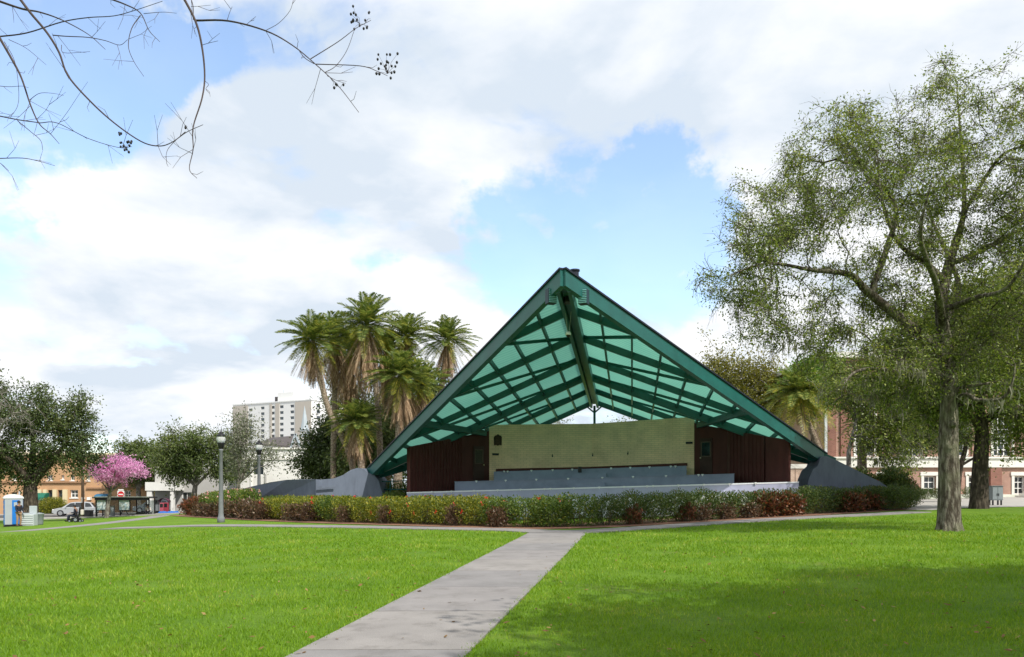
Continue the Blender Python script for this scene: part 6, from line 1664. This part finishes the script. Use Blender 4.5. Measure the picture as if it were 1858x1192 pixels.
# ---- cars
def car(label, loc, rz, paint):
    rt = thing('parked_car', label, 'car', loc, rz)
    # side profile (x forward), lower body then greenhouse
    n = 0
    low_ = [(-2.33, .42), (-2.36, .75), (-2.28, 1.02), (-1.6, 1.06), (.75, 1.03), (1.6, .98), (2.1, .86), (2.34, .68), (2.36, .42), (2.1, .30), (-2.1, .30)]
    mb = MB(); sec = [(-.93, .90), (-.955, 1.0), (.955, 1.0), (.93, .90)]
    def ring(y, s): return [(x * (1 if s == 1 else .985), y, .30 + (z - .30) * s if s < 1 else z) for x, z in low_]
    rings = [ring(-.94, .97), ring(-.86, 1), ring(.86, 1), ring(.94, .97)]; m_ = len(low_)
    o = 0
    for rg in rings: mb.v += rg
    for k_ in range(3):
        for i in range(m_): j = (i + 1) % m_; mb.f.append((k_ * m_ + i, k_ * m_ + j, (k_ + 1) * m_ + j, (k_ + 1) * m_ + i))
    mb.f.append(tuple(range(m_))); mb.f.append(tuple(range(3 * m_, 4 * m_))[::-1])
    me = mb.mesh('body', paint); fix_normals(me); bd = ob('body', me, rt)
    gh = [(-2.2, 1.03), (-1.75, 1.60), (-1.2, 1.69), (.0, 1.68), (.45, 1.60), (1.3, 1.02)]
    mb = MB()
    def rg2(y, sc_): return [(x, y * (1 - .22 * (z - 1.0) / .7), z) for x, z in gh]
    a, b = rg2(-.88, 1), rg2(.88, 1); mb.add(a + b, [tuple(range(6)), tuple(range(6, 12))[::-1]] + [(i, (i + 1) % 6, 6 + (i + 1) % 6, 6 + i) for i in range(6)])
    me = mb.mesh('cabin', paint); fix_normals(me); cbn = ob('cabin', me, rt)
    def side_glass(pts, y):
        mb = MB(); P = [(x, y * (1 - .22 * (z - 1.0) / .7), z) for x, z in pts]; mb.prism(P, (0, math.copysign(.012, y), 0)); return mb
    for y in (-.884, .884):
        for pts in ([(-.05, 1.08), (-.05, 1.58), (.40, 1.53), (1.0, 1.08)], [(-1.1, 1.08), (-1.1, 1.60), (-.13, 1.60), (-.13, 1.08)], [(-1.95, 1.10), (-1.68, 1.52), (-1.18, 1.59), (-1.18, 1.08)]): side_glass(pts, y).build('side_window', M_glassdk, cbn)
    mb = MB(); mb.add([(1.25, -.76, 1.07), (1.25, .76, 1.07), (.49, .66, 1.585), (.49, -.66, 1.585)], [(0, 1, 2, 3)]); mb.v = [(x + .02, y, z + .012) for x, y, z in mb.v]; mb.build('windscreen', M_glassdk, cbn)
    mb = MB(); mb.add([(-2.17, -.74, 1.08), (-2.17, .74, 1.08), (-1.8, .66, 1.54), (-1.8, -.66, 1.54)], [(3, 2, 1, 0)]); mb.v = [(x - .02, y, z + .012) for x, y, z in mb.v]; mb.build('rear_window', M_glassdk, cbn)
    for y in (-.62, .62):
        MB().cbox((2.25, y, .74), (.16, .42, .16), .03).build('headlight', M_frame, rt); MB().cbox((-2.31, y * 1.2, .9), (.1, .2, .25), .03).build('tail_light', mat('lamp_red', (.4, .01, .01), .3, .03, 3), rt)
    MB().cbox((2.35, 0, .62), (.06, .9, .18), .02).build('grille', M_black, rt); MB().cbox((2.33, 0, .40), (.12, 1.7, .12), .03).build('bumper', M_black, rt)
    for y in (-1.02, 1.02): MB().cbox((.85, y, 1.1), (.12, .18, .12), .03).build('mirror', paint, rt)
    for x in (-1.42, 1.45):
        for y in (-.86, .86):
            def disc(r, w, yy): 
                mb = MB(); k_ = 20; vs = []
                for s_ in (-w / 2, w / 2): vs += [(x + r * math.cos(2 * math.pi * i / k_), yy + s_, .36 + r * math.sin(2 * math.pi * i / k_)) for i in range(k_)]
                mb.add(vs, [tuple(range(k_)), tuple(range(k_, 2 * k_))[::-1]] + [(i, (i + 1) % k_, k_ + (i + 1) % k_, k_ + i) for i in range(k_)]); me = mb.mesh('m', None); return mb
            wh = disc(.37, .24, y).build('wheel', M_black, rt); disc(.24, .26, y).build('rim', mat('alloy', (.5, .5, .52), .3, .05, 3, metal=.8), wh)
            disc(.44, .02, y * 1.085).build('wheel_arch', M_black, rt) if False else None
    return rt
M_silver = mat('silver_car_paint', (.52, .54, .56), .28, .03, 1, metal=.5, spec=.6)
u = gx(137, 97); car('silver car parked across the street behind the wooden pole', (u.x, u.y, u.z + .01), R(180 + 18), M_silver)
u = gx(281, 99.5); car('grey car partly hidden behind the end of the bus shelter', (u.x, u.y, u.z + .01), R(180), mat('grey_car_paint', (.25, .27, .29), .3, .03, 1, metal=.5))

# ================================================================== PEOPLE
def skin_obj(name, verts, edges, radii, m, parent, root_i=0, sub=2):
    me = bpy.data.meshes.new(name); me.from_pydata([tuple(v) for v in verts], edges, []); me.materials.append(m)
    o = ob(name, me, parent)
    md = o.modifiers.new('skin', 'SKIN'); md.use_smooth_shade = True
    lay = me.skin_vertices[0] if me.skin_vertices else None
    if lay is None:
        bm = bmesh.new(); bm.from_mesh(me); bm.verts.layers.skin.verify(); bm.to_mesh(me); bm.free(); lay = me.skin_vertices[0]
    for i, r_ in enumerate(radii): lay.data[i].radius = (r_, r_) if not isinstance(r_, tuple) else r_; lay.data[i].use_root = (i == root_i)
    sm = o.modifiers.new('sub', 'SUBSURF'); sm.levels = sub; sm.render_levels = sub
    return o
M_skin1 = mat('skin_tone', (.30, .16, .10), .6, .06, 8); M_dkcloth = mat('dark_jacket', (.018, .018, .028), .85, .2, 6, bump=.2); M_tancloth = mat('tan_trousers', (.30, .19, .12), .85, .12, 6, bump=.2)
M_dkhair = mat('dark_hair', (.015, .012, .010), .7, .2, 10); M_ltcloth = mat('pale_shirt', (.55, .50, .45), .85, .1, 6)
def person(label, loc, rz, J, top, trous, capm, shoes=True):
    """J: joint dict; one body surface with clothing as separate skins"""
    rt = thing('person', label, 'person', loc, rz)
    names = ['pelvis', 'waist', 'chest', 'neck', 'head0', 'head1', 'shl', 'ell', 'wrl', 'hdl', 'shr', 'elr', 'wrr', 'hdr', 'hil', 'knl', 'anl', 'tol', 'hir', 'knr', 'anr', 'tor']
    idx = {n: i for i, n in enumerate(names)}
    E = [('pelvis', 'waist'), ('waist', 'chest'), ('chest', 'neck'), ('neck', 'head0'), ('head0', 'head1'), ('chest', 'shl'), ('shl', 'ell'), ('ell', 'wrl'), ('wrl', 'hdl'), ('chest', 'shr'), ('shr', 'elr'), ('elr', 'wrr'), ('wrr', 'hdr'),
         ('pelvis', 'hil'), ('hil', 'knl'), ('knl', 'anl'), ('anl', 'tol'), ('pelvis', 'hir'), ('hir', 'knr'), ('knr', 'anr'), ('anr', 'tor')]
    rad = dict(pelvis=.13, waist=.12, chest=.14, neck=.055, head0=.085, head1=.09, sh=.065, el=.045, wr=.032, hd=.035, hi=.09, kn=.06, an=.042, to=.035)
    V = [J[n] for n in names]; Rr = [rad.get(n, rad.get(n[:2])) for n in names]
    skin_obj('body', V, [(idx[a], idx[b]) for a, b in E], Rr, M_skin1, rt)
    jn = ['waist', 'pelvis', 'chest', 'shl', 'ell', 'wrl', 'shr', 'elr', 'wrr']; ji = {n: i for i, n in enumerate(jn)}
    jr = dict(waist=.145, pelvis=.155, chest=.165, sh=.085, el=.065, wr=.052)
    skin_obj('jacket', [J[n] for n in jn], [(ji[a], ji[b]) for a, b in (('waist', 'pelvis'), ('waist', 'chest'), ('chest', 'shl'), ('shl', 'ell'), ('ell', 'wrl'), ('chest', 'shr'), ('shr', 'elr'), ('elr', 'wrr'))], [jr.get(n, jr.get(n[:2])) for n in jn], top, rt)
    tn_ = ['pelvis', 'hil', 'knl', 'anl', 'hir', 'knr', 'anr']; ti = {n: i for i, n in enumerate(tn_)}; trr = dict(pelvis=.14, hi=.105, kn=.08, an=.065)
    skin_obj('trousers', [J[n] for n in tn_], [(ti[a], ti[b]) for a, b in (('pelvis', 'hil'), ('hil', 'knl'), ('knl', 'anl'), ('pelvis', 'hir'), ('hir', 'knr'), ('knr', 'anr'))], [trr.get(n, trr.get(n[:2])) for n in tn_], trous, rt)
    h0, h1 = Vector(J['head0']), Vector(J['head1']); c = h0.lerp(h1, .75)
    MB().sphere(c + Vector((0, .025, .03)), .108, 14, 10, (1, 1.1, 1.02)).build('hair', capm, rt, True)
    fc = c + Vector((0, -.10, -.04)); mb = MB(); mb.sphere(fc + Vector((0, -.015, -.02)), .018, 8, 6, (.8, 1.2, 1.4)); mb.sphere(c + Vector((-.1, 0, -.05)), .022, 8, 6, (.5, 1, 1.4)); mb.sphere(c + Vector((.1, 0, -.05)), .022, 8, 6, (.5, 1, 1.4)); mb.build('nose_and_ears', M_skin1, rt, True)
    mb = MB(); mb.sphere(fc + Vector((-.032, .002, .015)), .011, 8, 6); mb.sphere(fc + Vector((.032, .002, .015)), .011, 8, 6); mb.build('eyes', M_black, rt, True)
    for s_ in ('l', 'r'):
        a, b = Vector(J['an' + s_]), Vector(J['to' + s_]); MB().tube([a + Vector((0, .05, -.04)), a.lerp(b, .5) + Vector((0, 0, -.02)), b + Vector((0, -.02, -.005))], [.05, .052, .035], 8).build('shoe', M_black, rt, True)
        w, h = Vector(J['wr' + s_]), Vector(J['hd' + s_]); d_ = (h - w).normalized(); sd = d_.cross(Vector((0, 0, 1)));  sd = sd.normalized() if sd.length > .1 else Vector((1, 0, 0))
        mb = MB()
        for f_ in range(4): o_ = h + sd * (-.03 + f_ * .02); L_ = (.07, .085, .08, .06)[f_]; mb.tube([o_, o_ + d_ * L_ * .5, o_ + d_ * L_ + Vector((0, 0, -.02))], [.010, .009, .007], 6)
        mb.tube([w + d_ * .02 + sd * -.03, w + d_ * .05 + sd * -.055], [.011, .008], 6); mb.build('fingers', M_skin1, rt, True)
    return rt
stand = dict(pelvis=(0, 0, .98), waist=(0, .01, 1.12), chest=(0, .0, 1.36), neck=(0, -.02, 1.52), head0=(0, -.03, 1.60), head1=(0, -.04, 1.70), shl=(-.19, 0, 1.43), ell=(-.24, -.05, 1.15), wrl=(-.20, -.24, 1.02), hdl=(-.18, -.32, 1.02),
    shr=(.19, 0, 1.43), elr=(.25, -.04, 1.15), wrr=(.20, -.25, 1.05), hdr=(.17, -.33, 1.06), hil=(-.10, 0, .92), knl=(-.11, -.02, .50), anl=(-.11, .03, .09), tol=(-.12, -.14, .045), hir=(.10, 0, .92), knr=(.12, -.04, .50), anr=(.13, .02, .09), tor=(.15, -.14, .045))
u = gx(34, 56.3); person('person in dark jacket and tan trousers standing at the portable toilet', (u.x, u.y, u.z + .01), R(70), stand, M_dkcloth, M_tancloth, M_dkhair)
sit = dict(pelvis=(0, .05, .62), waist=(0, .08, .76), chest=(0, .06, 1.0), neck=(0, .02, 1.16), head0=(0, -.02, 1.23), head1=(0, -.04, 1.33), shl=(-.19, .05, 1.07), ell=(-.25, .02, .82), wrl=(-.22, -.22, .80), hdl=(-.2, -.3, .8), shr=(.19, .05, 1.07), elr=(.25, .02, .82), wrr=(.22, -.22, .80), hdr=(.2, -.3, .8),
    hil=(-.10, .0, .60), knl=(-.13, -.42, .60), anl=(-.13, -.50, .22), tol=(-.13, -.65, .17), hir=(.10, .0, .60), knr=(.13, -.42, .60), anr=(.13, -.50, .22), tor=(.13, -.65, .17))
u = gx(136, 62); rzw = R(-78)
wc = thing('power_wheelchair', 'black power wheelchair on the grass near the silver car', 'wheelchair', (u.x, u.y, u.z + .02), rzw)
MB().cbox((0, .08, .44), (.5, .52, .1), .03).build('seat', M_black, wc); MB().cbox((0, .36, .82), (.48, .09, .7), .03, Matrix.Rotation(R(-8), 3, 'X')).build('backrest', M_black, wc)
MB().cbox((0, .1, .24), (.42, .6, .22), .04).build('motor_base', M_black, wc); MB().cbox((0, -.58, .13), (.4, .25, .04), .015).build('footplate', M_black, wc); MB().beam((0, -.2, .3), (0, -.5, .14), .08, .05).build('footplate_arm', M_black, wc)
for x_ in (-.28, .28):
    MB().cbox((x_, .05, .72), (.07, .36, .05), .02).build('armrest', M_black, wc); MB().beam((x_, .18, .44), (x_, .18, .70), .04, .04).build('armrest_post', M_black, wc)
    for y_, r_ in ((.12, .19), (-.30, .10), (.45, .10)):
        mb = MB(); kq = 18; vs = []
        for s_ in (-.04, .04): vs += [(x_ + s_, y_ + r_ * math.cos(2 * math.pi * i / kq), r_ + r_ * math.sin(2 * math.pi * i / kq)) for i in range(kq)]
        mb.add(vs, [tuple(range(kq)), tuple(range(kq, 2 * kq))[::-1]] + [(i, (i + 1) % kq, kq + (i + 1) % kq, kq + i) for i in range(kq)]); wh = mb.build('wheel', M_black, wc)
        mb = MB(); vs = []
        for s_ in (-.045, .045): vs += [(x_ + s_, y_ + r_ * .6 * math.cos(2 * math.pi * i / kq), r_ + r_ * .6 * math.sin(2 * math.pi * i / kq)) for i in range(kq)]
        mb.add(vs, [tuple(range(kq)), tuple(range(kq, 2 * kq))[::-1]] + [(i, (i + 1) % kq, kq + (i + 1) % kq, kq + i) for i in range(kq)]); mb.build('hub', M_cab, wh)
bg_ = thing('carrier_bag', 'pale bag hanging on the back of the power wheelchair', 'bag', (u.x, u.y, u.z), rzw); MB().cbox((0, .52, .78), (.34, .2, .42), .07).build('sack', M_ltcloth, bg_); MB().tube([(-.1, .44, .98), (0, .4, 1.12), (.1, .44, .98)], .012, 6).build('strap', M_black, bg_)
person('person in dark clothes and cap sitting in the power wheelchair', (u.x, u.y, u.z - .06), rzw, sit, M_dkcloth, mat('navy_trousers', (.02, .025, .045), .85, .15, 5), M_black)
u = Vector((bs_.x + xs_(266), bs_.y + .3, bs_.z - .15)); person('person in pale shirt sitting on the bus shelter bench', u, R(15), sit, M_ltcloth, M_dkcloth, M_dkhair)
